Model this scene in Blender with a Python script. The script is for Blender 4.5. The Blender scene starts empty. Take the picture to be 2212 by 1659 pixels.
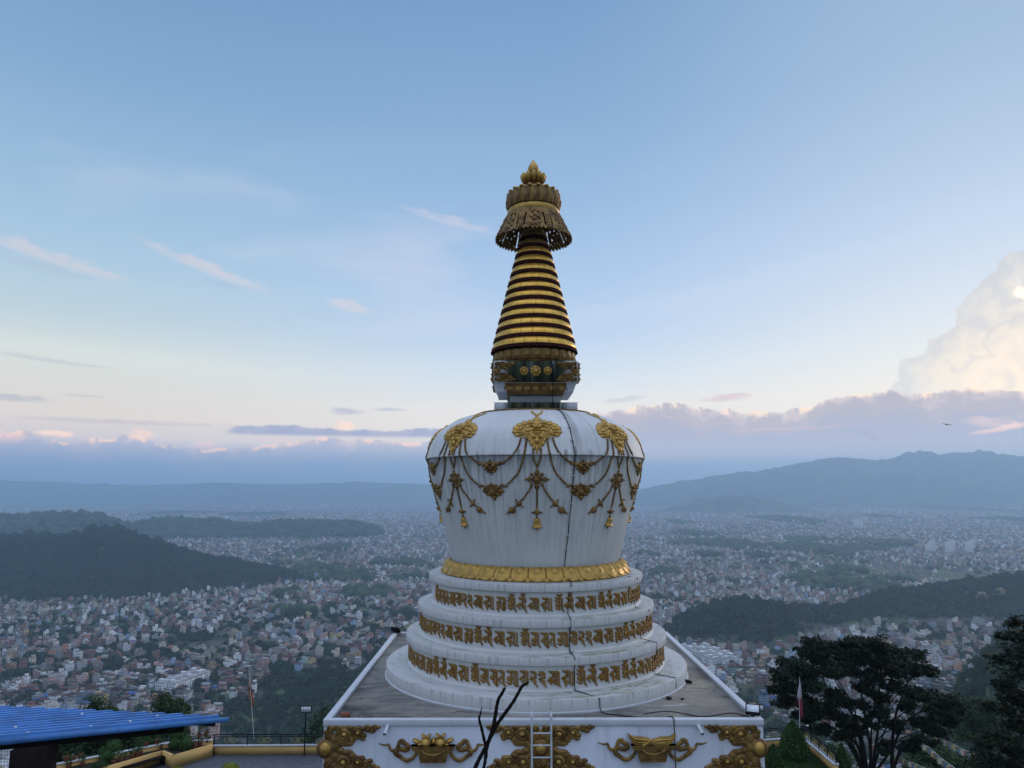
import bpy, math, random
import numpy as np
from mathutils import Vector, Matrix
from mathutils.geometry import tessellate_polygon
rnd = random.Random(7)
rng = np.random.default_rng(11)
PI = math.pi
sc = bpy.context.scene
col = sc.collection
# ------------------------------------------------------------------ camera model (for measuring the place from the photo)
FP, CX, CY = 1534.0, 1106.0, 829.5
TH = math.atan((1055 - 829.5) / FP)
CT, ST = math.cos(TH), math.sin(TH)
D = 20.65                      # distance of the stupa axis
X0 = 0.655                     # and its sideways offset

def ray(X, Y):
    u, v = (X - CX) / FP, (CY - Y) / FP
    return Vector((u, CT - v * ST, ST + v * CT))
def at(X, Y, d):               # point seen at X, Y standing d metres ahead
    r = ray(X, Y); return r * (d / r.y)
def on(X, Y, z):               # point seen at X, Y lying on the level z
    r = ray(X, Y); return r * (z / r.z)
def proj(p):
    zc = p[1] * CT + p[2] * ST; yc = -p[1] * ST + p[2] * CT
    return CX + FP * p[0] / zc, CY - FP * yc / zc
def azel(X, Y):
    r = ray(X, Y).normalized()
    return math.degrees(math.atan2(r.x, r.y)), math.degrees(math.asin(r.z))

# ------------------------------------------------------------------ mesh helpers
def mesh(name, V, F, smooth=None, colors=None, uv=None):
    """V (n,3); F list of int arrays (m,3) or (m,4) or lists of index tuples"""
    V = np.asarray(V, np.float32).reshape(-1, 3)
    me = bpy.data.meshes.new(name)
    loops, sizes = [], []
    for f in F:
        if isinstance(f, np.ndarray) and f.ndim == 2:
            if len(f):
                loops.append(f.reshape(-1)); sizes.append(np.full(len(f), f.shape[1]))
        else:
            for t in f:
                loops.append(np.asarray(t)); sizes.append(np.array([len(t)]))
    loops = np.concatenate(loops).astype(np.int32); sizes = np.concatenate(sizes).astype(np.int32)
    me.vertices.add(len(V)); me.vertices.foreach_set('co', V.reshape(-1))
    me.loops.add(len(loops)); me.loops.foreach_set('vertex_index', loops)
    me.polygons.add(len(sizes))
    st = np.zeros(len(sizes), np.int32); st[1:] = np.cumsum(sizes)[:-1]
    me.polygons.foreach_set('loop_start', st)
    if uv is not None:
        l = me.uv_layers.new(name='UVMap'); l.data.foreach_set('uv', np.asarray(uv, np.float32).reshape(-1))
    me.update(calc_edges=True)
    if colors is not None:      # per face rgba
        a = me.attributes.new('col', 'FLOAT_COLOR', 'FACE')
        a.data.foreach_set('color', np.asarray(colors, np.float32).reshape(-1))
    if smooth:
        me.polygons.foreach_set('use_smooth', np.ones(len(sizes), bool))
        if smooth is not True and smooth < 180:
            me.set_sharp_from_angle(angle=math.radians(smooth))
    return me

class MB:
    def __init__(s): s.v = []; s.f = []; s.n = 0
    def add(s, V, F):
        V = np.asarray(V, float).reshape(-1, 3)
        for f in F:
            if isinstance(f, np.ndarray): s.f.append(f + s.n)
            else: s.f.append([tuple(i + s.n for i in t) for t in f])
        s.v.append(V); s.n += len(V); return s
    def mesh(s, name, smooth=None): return mesh(name, np.concatenate(s.v), s.f, smooth)
    def box(s, c, d, rz=0, taper=1.0):
        x, y, z = d[0] / 2, d[1] / 2, d[2] / 2
        P = np.array([(-x, -y, -z), (x, -y, -z), (x, y, -z), (-x, y, -z), (-x * taper, -y * taper, z), (x * taper, -y * taper, z), (x * taper, y * taper, z), (-x * taper, y * taper, z)])
        if rz:
            cc, ss = math.cos(rz), math.sin(rz); P = P @ np.array([[cc, ss, 0], [-ss, cc, 0], [0, 0, 1]])
        return s.add(P + np.array(c), [np.array([(3, 2, 1, 0), (4, 5, 6, 7), (0, 1, 5, 4), (1, 2, 6, 5), (2, 3, 7, 6), (3, 0, 4, 7)])])
    def tube(s, pts, r, n=8, flat=None, cap=True):
        """flat=(axis, factor) squashes the section along a direction"""
        P = [Vector(p) for p in pts]; k = len(P)
        R = r if hasattr(r, '__len__') else [r] * k
        V = []; up = Vector((0.31, 0.22, 0.93))
        for i in range(k):
            t = (P[min(i + 1, k - 1)] - P[max(i - 1, 0)])
            t = t.normalized() if t.length > 1e-9 else Vector((0, 0, 1))
            a = t.cross(up)
            if a.length < 1e-3: a = t.cross(Vector((1, 0, 0)))
            a.normalize(); b = t.cross(a)
            for j in range(n):
                q = (a * math.cos(2 * PI * j / n) + b * math.sin(2 * PI * j / n)) * R[i]
                if flat: q = q - Vector(flat[0]) * (q.dot(Vector(flat[0])) * (1 - flat[1]))
                V.append(P[i] + q)
        F = [(i * n + j, i * n + (j + 1) % n, (i + 1) * n + (j + 1) % n, (i + 1) * n + j) for i in range(k - 1) for j in range(n)]
        if cap: F += [tuple(range(n))[::-1], tuple(range((k - 1) * n, k * n))]
        return s.add([tuple(v) for v in V], [F])
    def ball(s, c, r, nu=8, nv=5, frame=None, half=False, rot=0.0):
        """ellipsoid; r scalar or (rx, ry, rz) along frame (eu, ev, n)"""
        r = (r, r, r) if not hasattr(r, '__len__') else r
        fr = np.array([[1, 0, 0], [0, 1, 0], [0, 0, 1]], float) if frame is None else np.array([tuple(q) for q in frame], float)
        if rot:
            cc, ss = math.cos(rot), math.sin(rot); fr = np.array([fr[0] * cc + fr[1] * ss, -fr[0] * ss + fr[1] * cc, fr[2]])
        lo = 0.0 if half else -PI / 2
        V = []
        for i in range(nv + 1):
            a = lo + (PI / 2 - lo) * i / nv
            for j in range(nu):
                b = 2 * PI * j / nu
                V.append((math.cos(a) * math.cos(b) * r[0], math.cos(a) * math.sin(b) * r[1], math.sin(a) * r[2]))
        V = np.array(V) @ fr + np.array(tuple(c))
        F = [(i * nu + j, i * nu + (j + 1) % nu, (i + 1) * nu + (j + 1) % nu, (i + 1) * nu + j) for i in range(nv) for j in range(nu)]
        return s.add(V, [F])
    def rev(s, prof, n=64, a0=0, a1=2 * PI):
        full = abs(a1 - a0 - 2 * PI) < 1e-6; m = n if full else n + 1
        k = len(prof); V = []
        for i in range(m):
            a = a0 + (a1 - a0) * i / n
            V += [(math.sin(a) * r, -math.cos(a) * r, z) for r, z in prof]
        F = []
        for i in range(n):
            p, q = i * k, ((i + 1) % m) * k
            F += [(p + j, p + j + 1, q + j + 1, q + j)[::-1] for j in range(k - 1)]
        return s.add(V, [F])
    def poly(s, pts2, fr, h0, h1):
        """outline extruded: fr(u, v, h) -> point"""
        n = len(pts2)
        ar = sum(pts2[i][0] * pts2[(i + 1) % n][1] - pts2[(i + 1) % n][0] * pts2[i][1] for i in range(n))
        if ar < 0: pts2 = pts2[::-1]
        V = [tuple(fr(u, v, h1)) for u, v in pts2] + [tuple(fr(u, v, h0)) for u, v in pts2]
        T = [tuple(t) for t in tessellate_polygon([[Vector((u, v, 0)) for u, v in pts2]])]
        F = T + [(i, i + n, (i + 1) % n + n, (i + 1) % n) for i in range(n)]
        return s.add(V, [F])

def link(name, me, mat=None, parent=None, loc=None, rz=0):
    o = bpy.data.objects.new(name, me); col.objects.link(o)
    if mat is not None and me is not None and not me.materials: me.materials.append(mat)
    if parent is not None: o.parent = parent
    if loc is not None: o.location = loc
    if rz: o.rotation_euler = (0, 0, rz)
    return o
def tag(o, label=None, cat=None, group=None, kind=None):
    if label: o['label'] = label
    if cat: o['category'] = cat
    if group: o['group'] = group
    if kind: o['kind'] = kind
    return o
def thing(name, label, cat, loc=(0, 0, 0), rz=0, group=None):
    return tag(link(name, None, loc=loc, rz=rz), label, cat, group)

# ------------------------------------------------------------------ node helpers
class NT:
    dim = None
    def __init__(s, tree): s.t = tree; s.n = tree.nodes; s.l = tree.links
    def node(s, typ, **kw):
        n = s.n.new(typ)
        for k, v in kw.items(): setattr(n, k, v)
        return n
    def put(s, sock, v):
        if isinstance(v, bpy.types.NodeSocket): s.l.new(v, sock)
        elif v is not None:
            if hasattr(v, '__len__') and len(v) == 3 and sock.type == 'RGBA': v = (*v, 1)
            sock.default_value = v
    def m(s, op, a, b=None, c=None, clamp=False):
        n = s.node('ShaderNodeMath', operation=op, use_clamp=clamp)
        for i, v in enumerate((a, b, c)):
            if v is not None: s.put(n.inputs[i], v)
        return n.outputs[0]
    def add(s, a, b): return s.m('ADD', a, b)
    def sub(s, a, b): return s.m('SUBTRACT', a, b)
    def mul(s, a, b, clamp=False): return s.m('MULTIPLY', a, b, clamp=clamp)
    def mad(s, a, b, c): return s.m('MULTIPLY_ADD', a, b, c)
    def step(s, x, e0, e1, o0=0.0, o1=1.0, smooth=True):
        n = s.node('ShaderNodeMapRange', interpolation_type='SMOOTHSTEP' if smooth else 'LINEAR')
        for i, v in enumerate((x, e0, e1, o0, o1)): s.put(n.inputs[i], v)
        return n.outputs[0]
    def xyz(s, x=0.0, y=0.0, z=0.0):
        n = s.node('ShaderNodeCombineXYZ')
        for i, v in enumerate((x, y, z)): s.put(n.inputs[i], v)
        return n.outputs[0]
    def sep(s, v):
        n = s.node('ShaderNodeSeparateXYZ'); s.put(n.inputs[0], v); return n.outputs
    def noise(s, v, scale=1.0, detail=3.0, rough=0.5, out=0, dist=0.0, dim='3D'):
        n = s.node('ShaderNodeTexNoise', noise_dimensions=s.dim or dim); s.put(n.inputs['Vector'], v); s.put(n.inputs['Scale'], scale)
        n.inputs['Detail'].default_value = detail; n.inputs['Roughness'].default_value = rough; n.inputs['Distortion'].default_value = dist
        return n.outputs[out]
    def vor(s, v, scale=1.0, smooth=None, out=0, rand=1.0):
        n = s.node('ShaderNodeTexVoronoi', voronoi_dimensions=s.dim or '3D'); s.put(n.inputs['Vector'], v); s.put(n.inputs['Scale'], scale); n.inputs['Randomness'].default_value = rand
        if smooth is not None: n.feature = 'SMOOTH_F1'; n.inputs['Smoothness'].default_value = smooth
        return n.outputs[out]
    def mix(s, f, a, b, mode='MIX'):
        n = s.node('ShaderNodeMix', data_type='RGBA', blend_type=mode)
        s.put(n.inputs[0], f); s.put(n.inputs[6], a); s.put(n.inputs[7], b); return n.outputs[2]
    def ramp(s, x, stops, interp='LINEAR'):
        n = s.node('ShaderNodeValToRGB'); s.put(n.inputs[0], x); cr = n.color_ramp; cr.interpolation = interp
        while len(cr.elements) > 1: cr.elements.remove(cr.elements[-1])
        cr.elements[0].position, cr.elements[0].color = stops[0][0], (*stops[0][1], 1)
        for p, c in stops[1:]:
            e = cr.elements.new(p); e.color = (*c, 1)
        return n.outputs[0]
    def curve(s, x, pts, x0, x1, y0, y1):
        """piecewise curve through pts, given in real units"""
        n = s.node('ShaderNodeFloatCurve'); cm = n.mapping; c = cm.curves[0]
        s.put(n.inputs['Value'], s.step(x, x0, x1, 0.0, 1.0, False))
        q = [((a - x0) / (x1 - x0), (b - y0) / (y1 - y0)) for a, b in pts]
        c.points[0].location = q[0]; c.points[-1].location = q[-1]
        for p in q[1:-1]: c.points.new(*p)
        for p in c.points: p.handle_type = 'VECTOR'
        cm.use_clip = False; cm.update()
        return s.step(n.outputs[0], 0.0, 1.0, y0, y1, False)

def lin(c):
    return tuple((v / 255 / 12.92) if v / 255 <= 0.04045 else ((v / 255 + 0.055) / 1.055) ** 2.4 for v in c)

def material(name, build=None, base=(0.5, 0.5, 0.5), rough=0.7, metal=0.0, spec=0.5):
    m = bpy.data.materials.new(name); m.use_nodes = True
    t = NT(m.node_tree); b = m.node_tree.nodes['Principled BSDF']
    b.inputs['Base Color'].default_value = (*base, 1); b.inputs['Roughness'].default_value = rough; b.inputs['Metallic'].default_value = metal
    b.inputs['Specular IOR Level'].default_value = spec
    if build: build(t, b)
    return m
def bump(t, b, h, strength=0.3, dist=0.02):
    n = t.node('ShaderNodeBump'); n.inputs['Strength'].default_value = strength; n.inputs['Distance'].default_value = dist
    t.put(n.inputs['Height'], h); t.l.new(n.outputs[0], b.inputs['Normal'])
def OC(t): return t.node('ShaderNodeTexCoord').outputs['Object']
def mottled(name, base, var=0.25, scale=3.0, rough=0.7, metal=0.0, dark=None, bmp=0.0, spec=0.4):
    def f(t, b):
        c = OC(t); n = t.noise(c, scale, 5, 0.6); n2 = t.noise(c, scale * 6, 3, 0.6)
        k = t.step(t.mad(n, 0.7, t.mul(n2, 0.3)), 0.3, 0.72)
        lo = dark or tuple(v * (1 - var) for v in base); hi = tuple(min(1, v * (1 + var)) for v in base)
        t.put(b.inputs['Base Color'], t.mix(k, lo, hi))
        t.put(b.inputs['Roughness'], t.step(n2, 0.2, 0.8, max(rough - 0.12, 0.05), min(rough + 0.12, 1)))
        if bmp: bump(t, b, n2, bmp)
    return material(name, f, rough=rough, metal=metal, spec=spec)
# ------------------------------------------------------------------ materials
def phi_of(t, c):
    x, y, z = t.sep(c)[:3]
    return t.m('ARCTAN2', x, t.mul(y, -1.0)), z, x, y

def white_body(t, b):          # the white painted vase: rain streaks, two algae runs
    c = OC(t); ph, z, x, y = phi_of(t, c)
    v = t.xyz(t.mul(ph, 15.0), t.mul(z, 0.30), 3.1)
    s1 = t.step(t.noise(v, 2.2, 6, 0.7), 0.46, 0.68)
    below = t.step(z, 0.95, 0.70)                              # streaks begin under the rim
    fade = t.step(z, -1.9, 0.6, 0.25, 1.0)
    s = t.mul(t.mul(s1, t.mad(below, 0.58, 0.2)), fade)
    big = t.noise(c, 0.9, 4, 0.6)
    base = t.mix(t.step(big, 0.35, 0.7), (0.61, 0.605, 0.595), (0.69, 0.675, 0.645))
    base = t.mix(t.noise(c, 14, 4, 0.7), base, t.mix(0.12, base, (0.35, 0.36, 0.34)))
    base = t.mix(t.mul(s, 0.8), base, (0.15, 0.165, 0.17))
    gr = None                                                  # green algae below drips from the slab
    for p, w, z0, z1, k in ((0.335, 0.055, 2.3, 0.35, 0.75), (0.30, 0.03, 1.0, -0.5, 0.7), (0.44, 0.03, 0.9, -1.2, 0.5), (-0.17, 0.02, 0.9, -0.2, 0.6), (0.22, 0.022, 0.9, -0.1, 0.75), (0.52, 0.02, 2.2, 0.7, 0.45), (-0.52, 0.03, 0.86, 0.1, 0.35), (0.60, 0.05, 0.86, -0.4, 0.35)):
        wob = t.mad(t.sub(t.noise(t.xyz(t.mul(z, 0.7), p, 0.0), 2.0, 2), 0.5), 0.06, p)
        q = t.m('ABSOLUTE', t.sub(ph, wob))
        g = t.mul(t.mul(t.step(q, w, w * 0.15), t.step(z, z1, z0, 0.0, 1.0, False)), k)
        g = t.mul(g, t.step(z, z0 + 0.1, z0))
        gr = g if gr is None else t.m('MAXIMUM', gr, g)
    gr = t.mul(gr, t.step(t.noise(t.xyz(t.mul(ph, 40.0), t.mul(z, 1.2), 0.0), 1.0, 4, 0.7), 0.25, 0.6))
    base = t.mix(gr, base, (0.045, 0.06, 0.04))
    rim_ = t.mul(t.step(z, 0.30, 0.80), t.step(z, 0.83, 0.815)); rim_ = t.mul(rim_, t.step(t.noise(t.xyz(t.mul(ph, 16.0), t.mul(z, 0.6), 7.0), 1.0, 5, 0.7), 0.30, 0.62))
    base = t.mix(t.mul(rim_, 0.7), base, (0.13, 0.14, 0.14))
    t.put(b.inputs['Base Color'], base)
    bump(t, b, t.noise(c, 6, 4, 0.6), 0.12, 0.02)
M = {}
M['white'] = material('white_paint', white_body, rough=0.55, spec=0.35)

def ledge(t, b):               # white discs: dark drips from the upper edge, moss on top
    c = OC(t); ph, z, x, y = phi_of(t, c)
    nrm = t.sep(t.node('ShaderNodeNewGeometry').outputs['Normal'])[2]
    top = t.step(nrm, 0.6, 0.9)
    r = t.m('SQRT', t.add(t.mul(x, x), t.mul(y, y)))
    d1 = t.noise(t.xyz(t.mul(ph, 34.0), t.mul(z, 0.5), 0.0), 1.0, 5, 0.75)
    d2 = t.noise(t.xyz(t.mul(ph, 5.0), 0.0, 4.0), 1.0, 3)
    drip = t.step(t.add(t.mad(z, 0.42, d1), t.mad(d2, 0.22, -0.11)), 0.44, 0.66)
    base = t.mix(t.noise(c, 1.3, 4, 0.6), (0.53, 0.525, 0.515), (0.63, 0.615, 0.585))
    base = t.mix(t.mul(drip, 0.68), base, (0.13, 0.15, 0.135))
    blot = t.noise(t.xyz(t.mul(ph, 6.0), t.mul(r, 6.0), 0.0), 1.0, 6, 0.72, dist=0.6)
    dirt = t.step(blot, 0.50, 0.72)
    mossw = t.mul(t.step(ph, -0.35, 0.35), t.step(ph, 1.5, 0.5))
    tp = t.mix(t.mul(dirt, 0.75), (0.50, 0.50, 0.49), (0.19, 0.195, 0.17))
    tp = t.mix(t.mul(t.mul(t.step(blot, 0.42, 0.62), mossw), 0.8), tp, (0.16, 0.17, 0.06))
    t.put(b.inputs['Base Color'], t.mix(top, base, tp))
    bump(t, b, t.noise(c, 9, 4, 0.65), 0.15, 0.02)
M['ledge'] = material('weathered_ledge', ledge, rough=0.65, spec=0.3)

def tierwall(t, b):
    c = OC(t); ph, z, x, y = phi_of(t, c)
    base = t.mix(t.noise(c, 1.6, 4, 0.6), (0.57, 0.565, 0.555), (0.65, 0.635, 0.605))
    low = t.step(t.add(z, t.mul(t.noise(t.xyz(t.mul(ph, 5.0), 0.0, 0.0), 1.0, 4, 0.7), 0.14)), -0.44, -0.56)
    right = t.mul(t.step(ph, -0.5, 0.2), t.step(ph, 1.4, 0.6))
    base = t.mix(t.mul(low, t.mad(right, 0.35, 0.12)), base, (0.22, 0.22, 0.10))
    t.put(b.inputs['Base Color'], base)
M['tierwall'] = material('terrace_wall_paint', tierwall, rough=0.6, spec=0.3)

def harm(t, b):                # black and green rain stain in the middle of the square block
    c = OC(t); x, y, z = t.sep(c)[:3]
    st = t.noise(t.xyz(t.mul(x, 5.0), t.mul(y, 5.0), t.mul(z, 0.35)), 1.0, 5, 0.7)
    mid = t.step(t.m('ABSOLUTE', x), 0.98, 0.7)
    k = t.mul(mid, t.step(st, 0.24, 0.44))
    d = t.mix(t.step(t.noise(t.xyz(t.mul(x, 4.0), 0.0, 0.0), 1.3, 2), 0.4, 0.6), (0.012, 0.014, 0.012), (0.05, 0.06, 0.035))
    t.put(b.inputs['Base Color'], t.mix(k, t.mix(st, (0.44, 0.46, 0.49), (0.56, 0.57, 0.58)), d))
M['harm'] = material('stained_block', harm, rough=0.8, spec=0.08)
M['plain'] = mottled('white_plain', (0.52, 0.54, 0.57), 0.08, 2.0, 0.55)

def plinthm(t, b):
    c = OC(t); x, y, z = t.sep(c)[:3]
    s = t.step(t.noise(t.xyz(t.mul(x, 3.0), t.mul(y, 3.0), t.mul(z, 0.22)), 1.6, 5, 0.65), 0.52, 0.75)
    base = t.mix(t.noise(c, 0.8, 4, 0.6), (0.42, 0.45, 0.50), (0.50, 0.52, 0.56))
    t.put(b.inputs['Base Color'], t.mix(t.mul(s, 0.4), base, (0.2, 0.21, 0.22)))
M['plinth'] = material('plinth_paint', plinthm, rough=0.6, spec=0.3)

def deck(t, b):
    c = OC(t); x, y, z = t.sep(c)[:3]
    w = t.xyz(t.mul(x, 0.55), y, z)
    n = t.noise(w, 1.1, 7, 0.66, dist=0.8); n2 = t.noise(w, 5.0, 5, 0.7, dist=0.4)
    k = t.mad(n, 0.65, t.mul(n2, 0.35))
    cc = t.ramp(k, [(0.36, (0.07, 0.066, 0.06)), (0.45, (0.15, 0.142, 0.128)), (0.52, (0.225, 0.212, 0.188)), (0.58, (0.26, 0.235, 0.185)), (0.64, (0.40, 0.39, 0.37))])
    crack = t.m('ABSOLUTE', t.sub(t.noise(w, 0.45, 4, 0.5, dist=0.7), 0.5))
    cc = t.mix(t.step(crack, 0.006, 0.0), cc, (0.06, 0.055, 0.05))
    t.put(b.inputs['Base Color'], cc); t.put(b.inputs['Roughness'], t.step(n2, 0.3, 0.7, 0.55, 0.9))
    bump(t, b, n2, 0.3, 0.02)
M['deck'] = material('weathered_concrete', deck, rough=0.8, spec=0.3)

def gold(t, b):
    c = OC(t); n = t.noise(c, 7, 4, 0.6)
    t.put(b.inputs['Base Color'], t.mix(t.step(n, 0.3, 0.7), (0.38, 0.215, 0.045), (0.54, 0.33, 0.08)))
    t.put(b.inputs['Roughness'], t.step(n, 0.3, 0.7, 0.34, 0.5))
M['gold'] = material('gold_paint', gold, metal=0.6, rough=0.4)
def gold_old(t, b):
    c = OC(t); n = t.noise(c, 5, 5, 0.65)
    t.put(b.inputs['Base Color'], t.mix(t.step(n, 0.35, 0.65), (0.13, 0.068, 0.018), (0.29, 0.165, 0.04)))
M['gold_old'] = material('tarnished_gold', gold_old, metal=0.45, rough=0.5)
M['letter'] = mottled('ochre_letter', (0.25, 0.13, 0.024), 0.2, 6, 0.55, metal=0.15)
M['maroon'] = mottled('maroon_paint', (0.035, 0.008, 0.009), 0.3, 6, 0.8, spec=0.08)
M['black_metal'] = mottled('black_metal', (0.012, 0.012, 0.014), 0.3, 8, 0.6, spec=.15)

def plates(t, b):              # gilded sheet bands with riveted seams
    c = OC(t); ph, z, x, y = phi_of(t, c)
    oi = t.node('ShaderNodeObjectInfo').outputs['Random']
    r = t.m('SQRT', t.add(t.mul(x, x), t.mul(y, y)))
    q = t.add(t.mul(ph, 3.5), t.mul(oi, 7.0))
    fr = t.m('FRACT', q); cell = t.m('FLOOR', q)
    seam = t.step(t.m('ABSOLUTE', t.sub(fr, 0.5)), 0.475, 0.495)
    wn = t.node('ShaderNodeTexWhiteNoise', noise_dimensions='2D'); t.put(wn.inputs['Vector'], t.xyz(cell, oi))
    n = t.noise(c, 4.5, 5, 0.65)
    cc = t.mix(t.step(n, 0.3, 0.75), (0.72, 0.37, 0.055), (0.95, 0.56, 0.115))
    cc = t.mix(t.mul(t.step(t.noise(t.xyz(t.mul(ph, 6.0), z, 0.0), 1.5, 4, 0.7), 0.58, 0.75), 0.5), cc, (0.2, 0.12, 0.03))
    cc = t.mix(t.mul(wn.outputs[0], 0.25), cc, (0.5, 0.29, 0.05))
    cc = t.mix(seam, cc, (0.07, 0.035, 0.012))
    t.put(b.inputs['Base Color'], cc)
    t.put(b.inputs['Roughness'], t.add(t.mul(wn.outputs[0], 0.08), t.step(n, 0.3, 0.7, 0.27, 0.4)))
    bump(t, b, t.add(n, t.mul(seam, -1.0)), 0.25, 0.015)
M['plates'] = material('gilded_plates', plates, metal=0.8, rough=0.3)

M['cable'] = mottled('black_cable', (0.015, 0.015, 0.016), 0.2, 5, 0.7, spec=.1)
M['steel'] = mottled('white_steel', (0.52, 0.54, 0.57), 0.12, 6, 0.45)
M['bark'] = mottled('dark_bark', (0.022, 0.018, 0.016), 0.4, 9, 0.9, bmp=0.5, spec=.08)
M['blue_roof'] = mottled('blue_sheet_metal', (0.05, 0.19, 0.47), 0.34, 0.8, 0.42, metal=0.0, spec=0.5)
M['brown'] = mottled('dark_brown_wood', (0.010, 0.007, 0.006), 0.3, 6, 0.8, spec=.08)
M['ochre'] = mottled('ochre_plaster', (0.60, 0.375, 0.125), 0.07, 1.0, 0.75)
M['coping'] = mottled('pale_coping', (0.52, 0.54, 0.56), 0.12, 2.0, 0.6)
M['pavers'] = mottled('grey_pavers', (0.085, 0.095, 0.115), 0.35, 3.0, 0.7)
M['soil'] = mottled('dark_soil', (0.02, 0.016, 0.012), 0.3, 5, 0.9)
M['terracotta'] = mottled('terracotta', (0.19, 0.062, 0.035), 0.2, 6, 0.75)
M['yellow_metal'] = mottled('yellow_metal', (0.34, 0.26, 0.055), 0.15, 6, 0.5)
M['lawn'] = mottled('lawn_green', (0.02, 0.05, 0.012), 0.45, 3, 0.85)
M['lampglass'] = mottled('lamp_glass', (0.66, 0.70, 0.72), 0.06, 4, 0.2)

def leafm(name, a, c2, scale=1.2, rough=0.7, trans=0.15):
    def f(t, b):
        g = t.node('ShaderNodeNewGeometry'); p = g.outputs['Position']
        n = t.noise(p, scale, 3, 0.6); ri = g.outputs['Random Per Island']
        n2 = t.noise(p, scale * 4.5, 3, 0.6)
        k = t.mad(t.step(n, 0.32, 0.68), 0.4, t.mad(t.step(n2, 0.3, 0.7), 0.25, t.mul(ri, 0.4)))
        t.put(b.inputs['Base Color'], t.mix(k, a, c2))
    return material(name, f, rough=rough, spec=0.1)
M['leaf'] = leafm('dark_foliage', (0.018, 0.033, 0.015), (0.052, 0.084, 0.030), 0.35)
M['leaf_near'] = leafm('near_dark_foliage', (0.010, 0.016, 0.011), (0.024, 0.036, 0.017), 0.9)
M['leaf_box'] = leafm('clipped_foliage', (0.020, 0.048, 0.014), (0.05, 0.10, 0.025), 6.0)
M['leaf_lime'] = leafm('lime_foliage', (0.12, 0.16, 0.02), (0.24, 0.27, 0.03), 6.0)
M['wood'] = leafm('forest_foliage', (0.008, 0.017, 0.010), (0.072, 0.105, 0.046), 0.022)

# ------------------------------------------------------------------ camera
cam = bpy.data.cameras.new('camera'); co = link('camera', cam)
cam.sensor_width = 36; cam.sensor_fit = 'HORIZONTAL'; cam.lens = 36 * FP / 2212
cam.clip_start = 0.1; cam.clip_end = 60000
co.rotation_euler = (PI / 2 + TH, 0, math.radians(0.0))
sc.camera = co

# ------------------------------------------------------------------ sky
SUN_AZ, SUN_EL = 47.0, 13.0
w = bpy.data.worlds.new('World'); sc.world = w; w.use_nodes = True
t = NT(w.node_tree); t.dim = '2D'; bg = w.node_tree.nodes['Background']
sky = t.node('ShaderNodeTexSky', sky_type='NISHITA'); sky.sun_disc = False
sky.sun_elevation = math.radians(SUN_EL); sky.sun_rotation = math.radians(SUN_AZ); sky.altitude = 1500
sky.air_density = 1.0; sky.dust_density = 1.5; sky.ozone_density = 2.0
dx, dy, dz = t.sep(t.node('ShaderNodeTexCoord').outputs['Generated'])[:3]
DEG = 180 / PI
az = t.mul(t.m('ARCTAN2', dx, dy), DEG)
el = t.mul(t.m('ARCSINE', dz), DEG)
e01 = t.step(el, 0.0, 40.0, 0.0, 1.0, False)
def skyramp(st): return t.ramp(e01, [(a / 40, lin(c)) for a, c in st])
L = skyramp([(0, (98, 128, 168)), (1.3, (108, 134, 172)), (2.3, (146, 156, 184)), (3.6, (196, 187, 189)), (5, (215, 203, 194)), (7.0, (215, 211, 202)), (9.5, (210, 216, 210)), (12, (188, 206, 214)), (16, (170, 198, 219)), (22, (150, 184, 214)), (28, (131, 168, 206)), (36.5, (112, 151, 194)), (40, (104, 144, 188))])
C = skyramp([(0, (104, 133, 172)), (1.3, (116, 140, 176)), (2.3, (152, 160, 186)), (3.6, (204, 196, 196)), (5, (222, 214, 208)), (6.5, (223, 219, 214)), (9, (206, 217, 226)), (12, (186, 206, 230)), (16, (172, 198, 228)), (22, (152, 184, 219)), (28, (136, 171, 210)), (36.5, (118, 156, 200)), (40, (110, 148, 192))])
R = skyramp([(0, (112, 140, 176)), (1.8, (124, 147, 180)), (3.0, (150, 160, 184)), (4.2, (206, 198, 196)), (5, (226, 216, 208)), (7, (232, 224, 214)), (10, (224, 226, 224)), (14, (208, 218, 230)), (18, (192, 210, 231)), (23, (176, 198, 222)), (29, (160, 186, 214)), (36.5, (150, 178, 208)), (40, (140, 170, 204))])
base = t.mix(t.step(az, -34.0, 2.0), L, C)
base = t.mix(t.step(az, 2.0, 36.0), base, R)
back = skyramp([(0, (140, 152, 175)), (6, (180, 184, 198)), (14, (182, 194, 214)), (26, (176, 194, 222)), (40, (160, 188, 226))])  # unseen sky behind the camera, toned to light the stupa front and gilding
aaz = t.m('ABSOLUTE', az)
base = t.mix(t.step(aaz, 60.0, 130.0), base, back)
base = t.mix(t.step(el, 38.0, 60.0), base, (0.98, 1.14, 1.55))  # unseen sky overhead, brightened beyond the visible sky to light scene and haze
base = t.mix(0.06, base, t.mix(1.0, sky.outputs[0], (0.09, 0.09, 0.09), 'MULTIPLY'))
# high streaks of thin cirrus
ci = t.noise(t.xyz(t.mul(az, 0.035), t.mul(el, 0.16), 2.0), 1.0, 3, 0.55, dist=0.6)
base = t.mix(t.mul(t.step(ci, 0.50, 0.78), t.mul(t.step(el, 8.0, 14.0), t.step(el, 30.0, 16.0, 0.0, 0.35))), base, lin((214, 214, 226)))
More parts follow.
